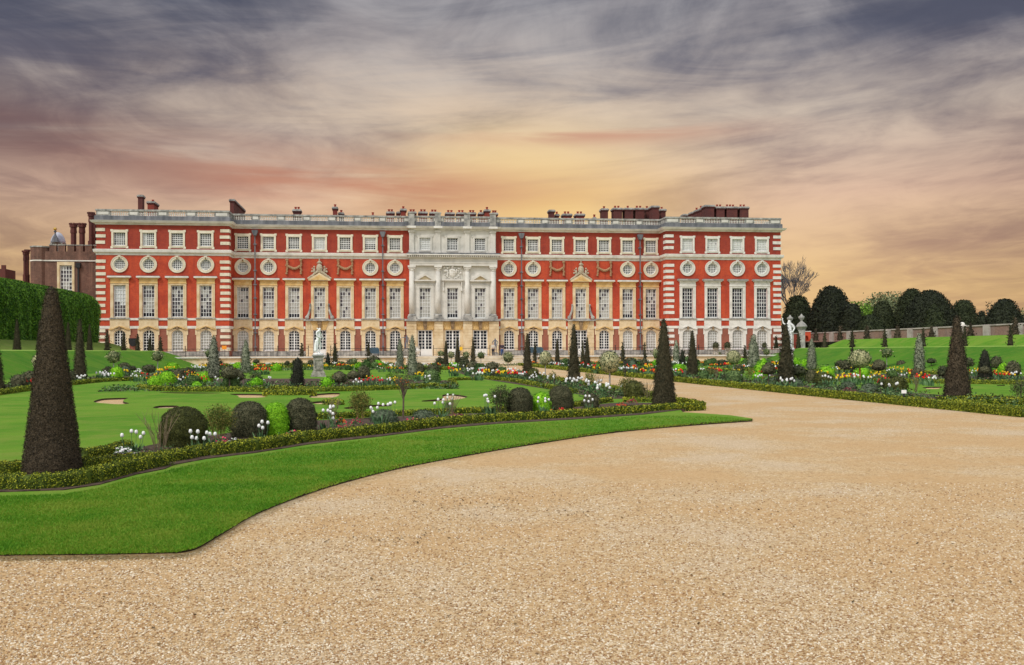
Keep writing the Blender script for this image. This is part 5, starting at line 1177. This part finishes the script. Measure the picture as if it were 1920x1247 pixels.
for px,by,n,h,sp,lab in ((250,854,5,46,34,'white tulip clump left of the bare twiggy shrub'),(372,853,5,44,26,'white tulip clump in front of the big olive dome'),(396,846,3,46,18,'pair of white tulips by the right foot of the big olive dome'),(490,834,4,44,30,'white tulips in front of the dark dome and lime shrub'),
    (612,815,5,44,26,'white tulips just right of the boxy brown shrub'),(630,806,3,46,20,'white tulips left of the vase-shaped shrub'),(712,803,7,46,26,'white tulips in front of the grey-green mound'),(734,797,3,44,18,'white tulips at the right of the grey-green mound'),
    (829,796,5,46,24,'white tulips between the flat mound and a bare shrub'),(842,770,4,32,16,'white tulips behind the bare shrub midway along the bed'),(921,783,7,44,24,'white tulips left of the leafy red-caned shrub'),(1021,781,5,36,26,'white tulips at the foot of the narrow lime shrub'),
    (1109,776,5,34,22,'white tulips in front of the small dark round shrub')):
    p=P(px,by); sc=p[1]/F; tulips('white',p,n,h*sc,sp*sc*1.25,True,lab,.066)
for px,by,c,w_ in ((414,840,'pink',30),(548,826,'pink',22),(650,808,'crimson',34),(668,800,'crimson',20),(772,798,'pink',26),(857,789,'plum',30),(322,842,'yellow',16),(1052,778,'red',18),(1035,782,'orange',14),(965,789,'red',18),(1165,766,'red',20),(1185,759,'crimson',18),(640,799,'orange',16),(440,842,'white',30),(230,860,'white',36),(1075,775,'plum',22)):
    p=P(px,by); bedding(c,p,w_*1.2*p[1]/F,.19) if c in('pink','crimson','plum','white','red','yellow','orange') else None
rg=random.Random(77)
def scat(n,w0,w1,v0,v1,cols,h=.42,sp=.5,nb=6,bs=.085,pw=1.,cond=None,zz=.06):
    for i in range(n):
        t=(i+rg.random())/n; v=v0+(v1-v0)*t**pw; w_=rg.uniform(w0,w1); c=rg.choice(cols); p=G(w_,v,zz)
        if cond and not cond(p): continue
        if c in('white','red','orange','yellow'): tulips(c,p,nb,h,sp,False,None,bs*(1+v*.004))
        else: bedding(c,p,.55,.16)
scat(26,7.0,8.7,34,84,['white']*8+['crimson','plum','white'],.42,.6,6,pw=1.15)
scat(8,6.5,8.6,56,70,['red','red','white','yellow'],.42,.5)
scat(26,6,8.7,84,120,['white','white','red','yellow'],.42,.6)
scat(20,16.2,18.2,33.5,80,['white','white','crimson','plum','plum'],.45,.6,5)
scat(14,18.3,20.2,36,85,['red','red','yellow','white'],.5,.7,5)
scat(20,16.2,18.4,80,121,['white','white','red','orange'],.45,.7,5)
for px,by,c in ((284,727,'orange'),(340,727,'white'),(300,706,'yellow'),(345,729,'yellow'),(328,724,'yellow'),(352,721,'red'),(360,727,'white'),(352,712,'orange'),(364,715,'yellow'),(372,721,'orange'),(380,724,'red'),(392,720,'yellow'),(384,729,'orange'),(404,728,'white'),(420,724,'orange'),(414,729,'white'),(440,730,'white'),(434,722,'red'),(468,727,'red'),(488,730,'yellow'),(498,728,'white'),(270,716,'red'),(258,716,'white'),(246,714,'white'),(293,717,'yellow'),
    (620,729,'white'),(629,726,'yellow'),(650,730,'white'),(662,728,'red'),(674,731,'white'),(686,731,'red'),(692,727,'red'),(706,727,'red'),(720,729,'white'),(733,728,'yellow'),(742,727,'yellow'),(756,723,'red'),(764,724,'red'),(774,727,'white'),(780,716,'yellow'),(788,714,'yellow'),(798,716,'yellow'),(808,726,'white'),(822,716,'yellow'),(830,719,'red'),(838,728,'white'),(752,702,'orange'),(728,698,'red'),(716,700,'white'),(740,702,'yellow'),(690,702,'red'),(682,698,'yellow')):
    p=P(px,by+rg.uniform(-4,0),.05)
    if rg.random()<.22: continue
    tulips(c,p,rg.choice([4,5,6]),.46,.75,False,None,.085)
for px,by,c in ((480,702,'red'),(488,703,'orange'),(497,703,'red'),(436,703,'orange'),(428,700,'yellow'),(846,700,'red'),(852,706,'yellow'),(906,708,'red'),(915,709,'yellow'),(924,710,'white'),(929,709,'red'),(960,712,'red'),(966,711,'red'),(939,712,'red'),(895,714,'white'),(900,704,'white'),(878,705,'white'),
    (1330,703,'orange'),(1118,700,'red'),(1208,706,'red'),(1222,707,'red'),(1232,708,'orange'),(1244,704,'yellow'),(1198,700,'orange'),(1186,698,'orange'),(1175,702,'white'),(1215,698,'yellow'),(1340,706,'red'),(1266,707,'white'),(1272,708,'red')):
    p=P(px,by,.05); tulips(c,p,7,.5,.75,False,None,.115)
for px,by,c in ((1456,704,'red'),(1486,720,'red'),(1502,717,'red'),(1540,711,'yellow'),(1533,714,'yellow'),(1582,717,'yellow'),(1590,719,'red'),(1597,719,'red'),(1640,716,'yellow'),(1650,714,'yellow'),(1647,720,'red'),(1703,708,'red'),(1711,707,'red'),(1720,716,'yellow'),(1726,721,'red'),(1733,722,'red'),(1746,724,'white'),(1825,706,'orange'),(1834,706,'yellow'),(1840,712,'white'),(1868,710,'yellow'),(1878,715,'red'),(1888,714,'orange'),(1893,715,'red'),(1905,716,'white'),(1560,700,'white'),(1572,701,'yellow'),(1585,700,'yellow'),(1677,700,'yellow'),(1690,702,'yellow'),(1668,706,'white'),(1690,716,'white'),(1812,714,'white'),(1855,712,'red'),(1555,726,'white'),(1628,722,'white'),(1600,722,'white')):
    p=P(px,by,.05); tulips(c,p,5,.48,.8,False,None,.095)
scat(16,-19.5,-16.2,26,64,['white','white','red','white'],.42,.6)
scat(16,-19.5,-16.4,66,112,['red','yellow','white'],.42,.7)
scat(1,0,1,100,101,['white'])
for i in range(34):
    w_=-20+i*1.9+rg.uniform(-.5,.5)
    if 1<w_<20 or rg.random()<.3: continue
    tulips('white',G(w_,119+rg.uniform(-1.5,1.5)),7,.5,.9,False,None,.13)
for i in range(22): tulips(rg.choice(['white','red','yellow','orange']),G(rg.uniform(-14,5),rg.uniform(92,98),.05),7,.5,.8,False,None,.13)
for i in range(26): tulips(rg.choice(['white','red','yellow','orange','white']),G(rg.uniform(20,42),rg.uniform(72,112),.05),7,.5,.8,False,None,.13)
# extra foliage plants between the flowers
def gplant(kind,w_,v,wd,h,mname=None):
    p=G(w_,v,.05); sc=p[1]/F; x_=960+p[0]/p[1]*F; by=660-ROLL*(x_-960)+(EYE-.05)/sc; 
    if abs(x_-960)>1000: return
    plant(kind,x_,by,by-h/sc,wd/sc,None,None,.05,mname,by-h/sc*.5 if kind in('ball','mush','silver') else None)
for w0,w1,v0,v1,n in ((-11.5,3,43.5,50,12),(-13,4.5,88,100,14),(-16,-19.5,40,112,8),(6.2,8.6,48,118,12),(16.6,19.5,34,118,16),(21,44,47,52,11),(20,44,68,112,16),(-20,0,116,121,8),(20,44,115,122,8)):
    for _ in range(n):
        k_=rg.choice(['green','green','loose','green','lime','mush','lav','dome']); s_=rg.uniform(.4,.72) if v1<60 else rg.uniform(.45,.9); gplant(k_,rg.uniform(min(w0,w1),max(w0,w1)),rg.uniform(v0,v1),s_,s_*rg.uniform(.75,1.15)*(1.5 if k_=='mush' else 1),{'green':rg.choice(['shrub_green','herb_leaf','shrub_green']),'loose':rg.choice(['tree_lime','loose_dark','herb_leaf']),'dome':'shrub_dark'}.get(k_))
# leafy ground cover in the beds
def cover():
    rng=np.random.default_rng(31); PP=[];SS=[]
    for w0,w1,v0,v1,n in ((6.6,8.8,33,60,9000),(5.4,8.8,60,120,5000),(15.9,19.4,26,60,13000),(15.9,18.6,60,120,5000),(-19.8,-16,24,60,8000),(-19.8,-16.2,60,112,3000),(-12,3,43,50,15000),(21,45,47,52,10000),(-14,6,91,99,4000),(20,44,68,112,7000),(-22,46,117,123,6000)):
        w_=rng.uniform(w0,w1,n); v=v0+(v1-v0)*rng.random(n)**1.3; z=.05+rng.random(n)**1.5*.24*(.4+.6*(np.sin(w_*2.1+v*1.3)>-.2)); keep=np.sin(w_*1.7)*np.sin(v*1.1)+rng.normal(0,.4,n)>-.15
        PP.append(np.stack([w_*CT-v*ST,w_*ST+v*CT,z],-1)[keep]); SS.append((.05+v*.0022)[keep])
    n=9000; a=rng.uniform(-200,1200,n); mid=np.interp(a,[-200,0,120,250,389,480,580,715,830,940,1075,1205],[905,902,896,868,850,838,822,808,795,786,780,772]); b=mid+rng.normal(0,5,n)
    pts=np.array([P(x_,y_) for x_,y_ in zip(a,b)]); keep=(np.sin(a*.05)+np.sin(a*.021+1)+rng.normal(0,.35,n)>.35)&~((a>-400)&(a<235)&(b>840)); pts=pts[keep]; pts[:,2]=.07+rng.random(len(pts))*.10; PP.append(pts); SS.append(np.full(len(pts),.04))
    PP=np.vstack(PP); SS=np.concatenate(SS)[:,None]; V,Q=quads_from(PP,np.tile([0,0,1.],(len(PP),1)),SS,rng,1.,.35); mi=(rng.random(len(Q))<.25).astype(int)+2*(rng.random(len(Q))<.12).astype(int); mi=np.clip(mi,0,2); return mesh_quads('ground_cover',V,Q,['herb_leaf','tulip_leaf','plum_leaf'],mi)
tag(link('ground_cover',cover()),'low leafy herbs and tulip foliage filling the beds','ground cover',None,'stuff')
# ================================================================ STATUES, PEOPLE, SMALL THINGS
def skin(name,joints,edges,mname,parent=None,sub=2):
    me=bpy.data.meshes.new('tmp'); me.from_pydata([j[:3] for j in joints],edges,[]); o=bpy.data.objects.new('tmp',me); COL.objects.link(o)
    o.modifiers.new('s','SKIN'); sk=me.skin_vertices[0].data
    for i,j in enumerate(joints): sk[i].radius=(j[3],j[4] if len(j)>4 else j[3]); sk[i].use_root=(i==0)
    m=o.modifiers.new('d','SUBSURF'); m.levels=sub; m.render_levels=sub
    dg=bpy.context.evaluated_depsgraph_get(); ev=o.evaluated_get(dg); nm=bpy.data.meshes.new_from_object(ev); bpy.data.objects.remove(o); nm.materials.clear(); nm.materials.append(MATS[mname]); nm.polygons.foreach_set('use_smooth',[True]*len(nm.polygons))
    r=link(name,nm,parent); return r
EE=[(0,1),(1,2),(2,3),(3,4),(2,5),(5,6),(6,7),(7,8),(2,9),(9,10),(10,11),(11,12),(0,13),(13,14),(14,15),(15,16),(0,17),(17,18),(18,19),(19,20)]
def body(pose):
    J=dict(pel=(0,0,.95,.14,.11),che=(0,0,1.25,.16,.11),nek=(0,0,1.48,.065),hed=(0,-.01,1.60,.085),top=(0,-.01,1.72,.085),
      ls=(-.18,0,1.43,.065),le=(-.26,0,1.16,.05),lw=(-.28,-.06,.92,.032),lh=(-.28,-.1,.82,.04),rs=(.18,0,1.43,.065),re=(.26,0,1.16,.05),rw=(.28,-.06,.92,.032),rh=(.28,-.1,.82,.04),
      lp=(-.1,0,.86,.095),lk=(-.11,-.02,.48,.065),la=(-.11,.02,.09,.042),lt=(-.12,-.15,.03,.035),rp=(.1,0,.86,.095),rk=(.11,-.02,.48,.065),ra=(.11,.02,.09,.042),rt=(.12,-.15,.03,.035)); J.update(pose); return [J[k] for k in ('pel','che','nek','hed','top','ls','le','lw','lh','rs','re','rw','rh','lp','lk','la','lt','rp','rk','ra','rt')]
def pedestal(mb,s=.5,h=1.5):
    mb.mat('stone_pedestal'); mb.box(-s*1.5,s*1.5,-s*1.5,s*1.5,-.02,.16); mb.box(-s*1.35,s*1.35,-s*1.35,s*1.35,.16,.30); mb.lathe([(s*1.75,.30),(s*1.5,.42),(s*1.42,.48)],(0,0,0),4) if False else None
    mb.prism([(-s*1.2,-s*1.2),(s*1.2,-s*1.2),(s*1.2,s*1.2),(-s*1.2,s*1.2)],.30,.42); mb.box(-s,s,-s,s,.42,h-.14)
    mb.ring([(-s*.82,.52),(s*.82,.52),(s*.82,h-.24),(-s*.82,h-.24)],[(-s*.66,.62),(s*.66,.62),(s*.66,h-.34),(-s*.66,h-.34)],-s-.035,-s+.002)
    mb.mat('stone_weathered'); mb.box(-s*1.12,s*1.12,-s*1.12,s*1.12,h-.14,h-.07); mb.box(-s*1.28,s*1.28,-s*1.28,s*1.28,h-.07,h)
def place(o,p,extra=0.):
    o.location=p; o.rotation_euler=(0,0,-math.atan2(p[0],p[1])+extra)
# main marble statue
o=tag(empty('statue'),'white marble nude statue on a carved grey stone pedestal on the round lawn','statue'); mb=MB(); pedestal(mb,.33,1.50); mb.build('pedestal',o)
f=empty('figure'); f.parent=o; f.location=(0,0,1.5)
bpy.data.objects.remove(f)
def statue_fig(o,z,s,mname,pose,drape=True,rot=0.):
    b=skin('figure',body(pose),EE,mname,o); b.location=(0,0,z+.10*s); b.scale=(s,s,s); b.rotation_euler=(0,0,rot)
    mb=MB().mat(mname); mb.lathe([(.34,0),(.36,.05),(.33,.12)],(0,0,z),10); mb.build('plinth',o)
    if drape:
        d=skin('drapery',[(-.08,.06,.95,.15,.09),(-.14,.10,.70,.13,.08),(-.19,.10,.40,.13,.09),(-.22,.08,.08,.16,.12),(.10,.04,.92,.10,.06)],[(0,1),(1,2),(2,3),(0,4)],mname,o); d.location=(0,0,z+.10*s); d.scale=(s,s,s); d.rotation_euler=(0,0,rot)
        h=skin('hair',[(0,.02,1.68,.09),(-.02,.07,1.60,.06)],[(0,1)],mname,o); h.location=(0,0,z+.10*s); h.scale=(s,s,s); h.rotation_euler=(0,0,rot)
statue_fig(o,1.50,1.0,'marble',dict(che=(.02,0,1.25,.15,.10),nek=(.06,-.02,1.46,.06),hed=(.09,-.05,1.58,.08),top=(.11,-.06,1.69,.08),rs=(.2,0,1.40,.06),re=(.30,-.05,1.18,.045),rw=(.36,-.12,1.02,.03),rh=(.38,-.16,.93,.035),le=(-.2,-.03,1.15,.05),lw=(-.02,-.18,1.02,.03),lh=(.08,-.2,1.0,.035),rk=(.16,-.1,.5,.062),ra=(.06,.0,.1,.04)),True,.95)
place(o,P(597,708))
o=tag(empty('statue'),'white marble statue on a slim pedestal half hidden by a yew cone on the right','statue'); mb=MB(); pedestal(mb,.27,1.75); mb.build('pedestal',o); statue_fig(o,1.75,1.12,'marble',dict(le=(-.34,0,1.50,.05),lw=(-.40,-.02,1.75,.032),lh=(-.38,-.02,1.86,.04),re=(.32,0,1.2,.05),rw=(.2,-.1,1.0,.03),rh=(.12,-.14,.96,.035))); place(o,P(1480,703))
o=tag(empty('statue'),'dark lead statue standing beside a garden door by the terrace steps','statue'); mb=MB(); mb.mat('stone_pedestal'); mb.box(-.45,.45,-.45,.45,0,.35); mb.build('pedestal',o); statue_fig(o,.35,1.15,'lead_figure',dict(le=(-.36,0,1.2,.05),lw=(-.3,-.05,.98,.032),re=(.36,0,1.2,.05),rw=(.2,-.08,1.0,.03))); place(o,(lambda u:(u*FC+6*FS-0,FZ+u*FS-4.,TZ))(U(925,4)))
o=tag(empty('statue'),'dark lead figure with an outstretched arm behind the tallest silvery holly cone','statue'); mb=MB(); mb.mat('stone_pedestal'); mb.box(-.5,.5,-.5,.5,0,1.0); mb.build('pedestal',o); statue_fig(o,1.0,1.05,'lead_figure',dict(le=(-.40,0,1.42,.05),lw=(-.62,-.02,1.40,.032),lh=(-.72,-.02,1.42,.04),top=(0,-.01,1.76,.06))); place(o,(lambda u:(u*FC,FZ+u*FS-4.,TZ))(U(769,4)))
# people on the terrace
for n_,c in (('skin',(.50,.30,.22)),('coat_cream',(.62,.57,.50)),('trousers_dark',(.03,.03,.04)),('jacket_dark',(.05,.035,.05)),('jeans',(.04,.09,.24)),('hair_dark',(.03,.02,.015)),('hair_grey',(.30,.27,.25))): mat(n_,[tuple(x*.8 for x in c),c],8,.8)
def person(px,lab,top,legs,hair,pose,off=8.):
    u=U(px,off,655); p=(u*FC+off*FS,FZ+u*FS-off*FC,TZ); o=tag(empty('person'),lab,'person'); b=skin('body',body(pose),EE,'skin',o)
    J=body(pose)
    def inf(idx,k=1.25,dz=0): return [(J[i][0],J[i][1],J[i][2]+dz,J[i][3]*k,(J[i][4] if len(J[i])>4 else J[i][3])*k) for i in idx]
    skin('jacket',[(0,0,.93,.19,.15)]+inf((1,2,5,6,7,9,10,11),1.35),[(0,1),(1,2),(2,3),(3,4),(4,5),(2,6),(6,7),(7,8)],top,o)
    skin('trousers',inf((0,13,14,15,17,18,19),1.3),[(0,1),(1,2),(2,3),(0,4),(4,5),(5,6)],legs,o)
    skin('hair',[(J[4][0],J[4][1]+.02,J[4][2]+.02,.085),(J[4][0],J[4][1]+.06,J[4][2]-.1,.06)],[(0,1)],hair,o)
    skin('shoes',[(J[15][0],J[15][1],.06,.055),(J[16][0],J[16][1],.035,.05)],[(0,1)],'iron',o); skin('shoes',[(J[19][0],J[19][1],.06,.055),(J[20][0],J[20][1],.035,.05)],[(0,1)],'iron',o)
    o.location=p; o.rotation_euler=(0,0,-math.atan2(p[0],p[1])+pose.get('_t',0) if '_t' in pose else -math.atan2(p[0],p[1])); return o
person(924.5,'person in a pale coat and dark trousers standing on the terrace by the lead statue','coat_cream','trousers_dark','hair_grey',dict(lw=(-.12,-.22,1.1,.032),lh=(-.04,-.28,1.12,.04)))
person(941.5,'person in a dark jacket and blue jeans on the terrace by the steps','jacket_dark','jeans','hair_dark',dict(lk=(-.12,-.16,.5,.065),la=(-.1,-.1,.09,.042),lt=(-.1,-.26,.03,.035),rk=(.1,.04,.5,.065),ra=(.12,.16,.12,.042),rt=(.12,.02,.04,.035)))
# urns and pots on the terrace
def fpos(px,off,z=TZ): u=U(px,off,655); return (u*FC+off*FS,FZ+u*FS-off*FC,z)
urn=MB().mat('stone_white'); urn.box(-.3,.3,-.3,.3,0,.1); urn.lathe([(.16,.1),(.12,.2),(.2,.3),(.42,.6),(.46,.8),(.3,1.0),(.24,1.15),(.36,1.28),(.38,1.34)],(0,0,0),14); um=urn.mesh('urn',True)
for px,off,sc,lab in ((783,6.5,.95,'white bulbous stone urn on the terrace left of the garden doors'),): o=link('garden_urn',um); tag(o,lab,'urn'); o.location=fpos(px,off); o.scale=(sc,sc,sc)
for px,lab,cr in ((1342,'stone planter with a clipped plant by the second white window of the right pavilion',.9),(1364,'small urn planter with a round topped plant on the right of the terrace',.6),(1433,'dark lantern-like urn against the last white arched window',.5)):
    o=tag(empty('planter'),lab,'planter'); o.location=fpos(px,8,TZ); mb=MB().mat('stone_pedestal' if px!=1433 else 'lead'); mb.box(-.32,.32,-.32,.32,0,.5); mb.lathe([(.2,.5),(.3,.62),(.46,.95),(.5,1.0)],(0,0,0),10); mb.build('pot',o); me,s=fmeshk('green',.9 if px!=1433 else .6,.8,12,'shrub_dark'); link('plant_foliage',me,o,(0,0,.95),0,s)
# tall urn-topped piers at the far right of the bank
for px,by,lab in ((1481.5,642,'left one of two tall stone piers topped with domed urns by the dark yews'),(1503,640,'right one of two tall stone piers topped with domed urns by the dark yews')):
    a,_=ray(px,630); Y=140.; o=tag(empty('urn_pier'),lab,'pier'); mb=MB().mat('stone_weathered'); q=Y/F; z0=EYE+(658.2-by)*q
    mb.box(-.48,.48,-.48,.48,z0-2,z0+1.6); mb.lathe([(.55,z0+1.6),(.62,z0+1.75),(.70,z0+1.95)],(0,0,0),8); mb.build('pillar',o)
    mb=MB().mat('stone_weathered'); mb.lathe([(.80,z0+1.95),(.74,z0+2.2),(.50,z0+2.5),(.2,z0+2.75),(.12,z0+2.95),(.38,z0+3.2),(.44,z0+3.45),(.18,z0+3.62),(.05,z0+3.85)],(0,0,0),14); mb.build('urn_cap',o,True); place(o,(a*Y,Y,0))
# stone finial on the wall
p=onw(1804,64.); mb=MB().mat('stone_white'); mb.box(-.45,.45,-.3,.3,4.4,4.5); mb.blob((0,0,4.6),.3,1,.7,.8,12,6); o=tag(mb.build('wall_finial'),'rounded white stone lump on top of the garden wall beside the right-hand cone','finial'); place(o,(p[0],p[1],0))
# covered benches
mat('tarpaulin',[(.03,.06,.09),(.06,.11,.15)],2,.6); mat('plastic_yellow',[(.75,.45,.02),(.8,.5,.03)],3,.5); mat('plastic_orange',[(.8,.28,.02),(.85,.33,.03)],3,.5)
for px,w_,lab in ((701,1.5,'blue-grey covered box bench before an arched window left of centre'),(1005,2.1,'dark blue covered cart on the terrace right of the centre steps')):
    o=tag(empty('covered_bench'),lab,'bench'); mb=MB().mat('tarpaulin'); mb.slab([(-w_/2,.35),(w_/2,.35),(w_/2*.96,1.0),(w_/2*.7,1.2),(-w_/2*.8,1.15),(-w_/2*.98,.95)],-.35,.35); mb.build('cover',o); 
    for sx in(-1,1):
        mb=MB().mat('iron'); mb.box(sx*w_*.4-.05,sx*w_*.4+.05,-.3,.3,0,.36); mb.build('leg',o)
    place(o,fpos(px,7))
def board(px,off,z,w_,h,m_,lab,post=True,name='sign_board',p=None,cat='sign'):
    o=tag(empty(name),lab,cat); mb=MB().mat(m_); mb.box(-w_/2,w_/2,-.03,.03,z,z+h); mb.build('panel',o)
    if post: mb=MB().mat('iron'); mb.box(-.03,.03,-.025,.025,0,z); mb.build('post',o)
    place(o,p or fpos(px,off)); return o
board(864.5,7,.75,.42,.5,'plastic_yellow','small yellow notice on the railing right of the middle garden door'); board(420.5,6,1.0,.6,.5,'plastic_orange','small orange board at the right corner of the left pavilion')
board(0,0,.36,.14,.10,'paint_white','small white plant label on a dark stake in front of the right hedge',name='plant_label',p=P(1695,760)); board(0,0,.9,.22,.14,'iron','small dark stand at the edge of the tulips right of the path',name='label_stand',p=P(1172,707))
board(0,0,.75,.3,.2,'paint_white','small white label at the foot of a yew behind the statue',name='plant_label',p=P(627,686))
# red brick hut and flag-like bits far right are part of the wall; dead leaves on the gravel
mat('dry_leaf',[(.08,.05,.02),(.16,.10,.04)],20,.8,island=.8,coord='World')
rng=np.random.default_rng(51); LV=[]
cs=[(850,948,60,10,90),(745,1010,60,8,60),(1085,962,90,12,60),(960,940,60,8,50),(1300,930,300,25,60),(700,1120,500,60,50),(1500,1050,300,60,60)]
for cx_,cy_,sx,sy,n in cs:
    for i in range(n):
        q=P(cx_+rng.normal(0,sx),max(880,cy_+rng.normal(0,sy))); LV.append((q[0],q[1],.012))
LV=np.array(LV); V,Q=quads_from(LV,np.tile([0,0,1.],(len(LV),1)),.03,rng,.5,.6); tag(link('dry_leaves',mesh_quads('dry_leaves',V,Q,['dry_leaf'])),'scattered dry brown leaf fragments on the gravel','leaves',None,'stuff')
# ================================================================ LABELS
def zone(p):
    w_,v=wv(p); z=p[2]
    if z>3: return 'along the top of the right bank','rt'
    if z>2: return 'on the lower ledge of the right bank','rl'
    if z>1.5: return 'on the left bank ledge','ll'
    if w_<-14.3: return 'in the bed below the left bank','lb'
    if w_<9.6 and v<34: return 'in the near flower bed','nb'
    if 5.6<w_<=9.6: return 'beside the left edge of the path','lp'
    if 9.6<w_<20.4: return 'beside the right edge of the path','rp'
    if w_<=5.6: return ('in the middle bed left of the path','lm') if v<64 else ('in the far beds left of the path','lf')
    return ('in the near beds right of the path','rm') if v<70 else ('in the far beds right of the path','rf')
ORD=['first','second','third','fourth','fifth','sixth','seventh','eighth','ninth','tenth','eleventh','twelfth','thirteenth','fourteenth','fifteenth','sixteenth','seventeenth','eighteenth','nineteenth','twentieth']+[f'{n}{"st" if n%10==1 and n!=11 else "nd" if n%10==2 else "rd" if n%10==3 else "th"}' for n in range(21,99)]
from collections import defaultdict
gr=defaultdict(list)
for o,k,p,cat,desc,lab in PL:
    p=tuple(p)+((0,) if len(p)==2 else ())
    if lab: tag(o,lab,cat); 
    else: gr[(k,zone(p)[1],zone(p)[0],desc,cat)].append((p[0]/p[1],o))
    gtxt={'cone':'clipped yew cones','shaggy':'blackish shaggy yews','ball':'variegated standard trees','mush':'dark mop-headed standards','silver':'silvery holly cones','lime':'lime green shrubs','dome':'dark clipped domes','lav':'grey-green mounds'}.get(k)
    if gtxt: o['group']=gtxt
    elif k.startswith('tulip'): o['group']='tulip clumps in the beds'
    elif k.startswith('bed_'): o['group']='low bedding clumps'
for (k,zc,zt_,desc,cat),L in gr.items():
    L.sort(key=lambda t:t[0]); short=desc.replace(' clipped','') if len(desc.split())>6 else desc
    for i,(_,o) in enumerate(L):
        tag(o,f'{short} {zt_}'+(f', {ORD[i]} from left' if len(L)>1 else ''),cat)
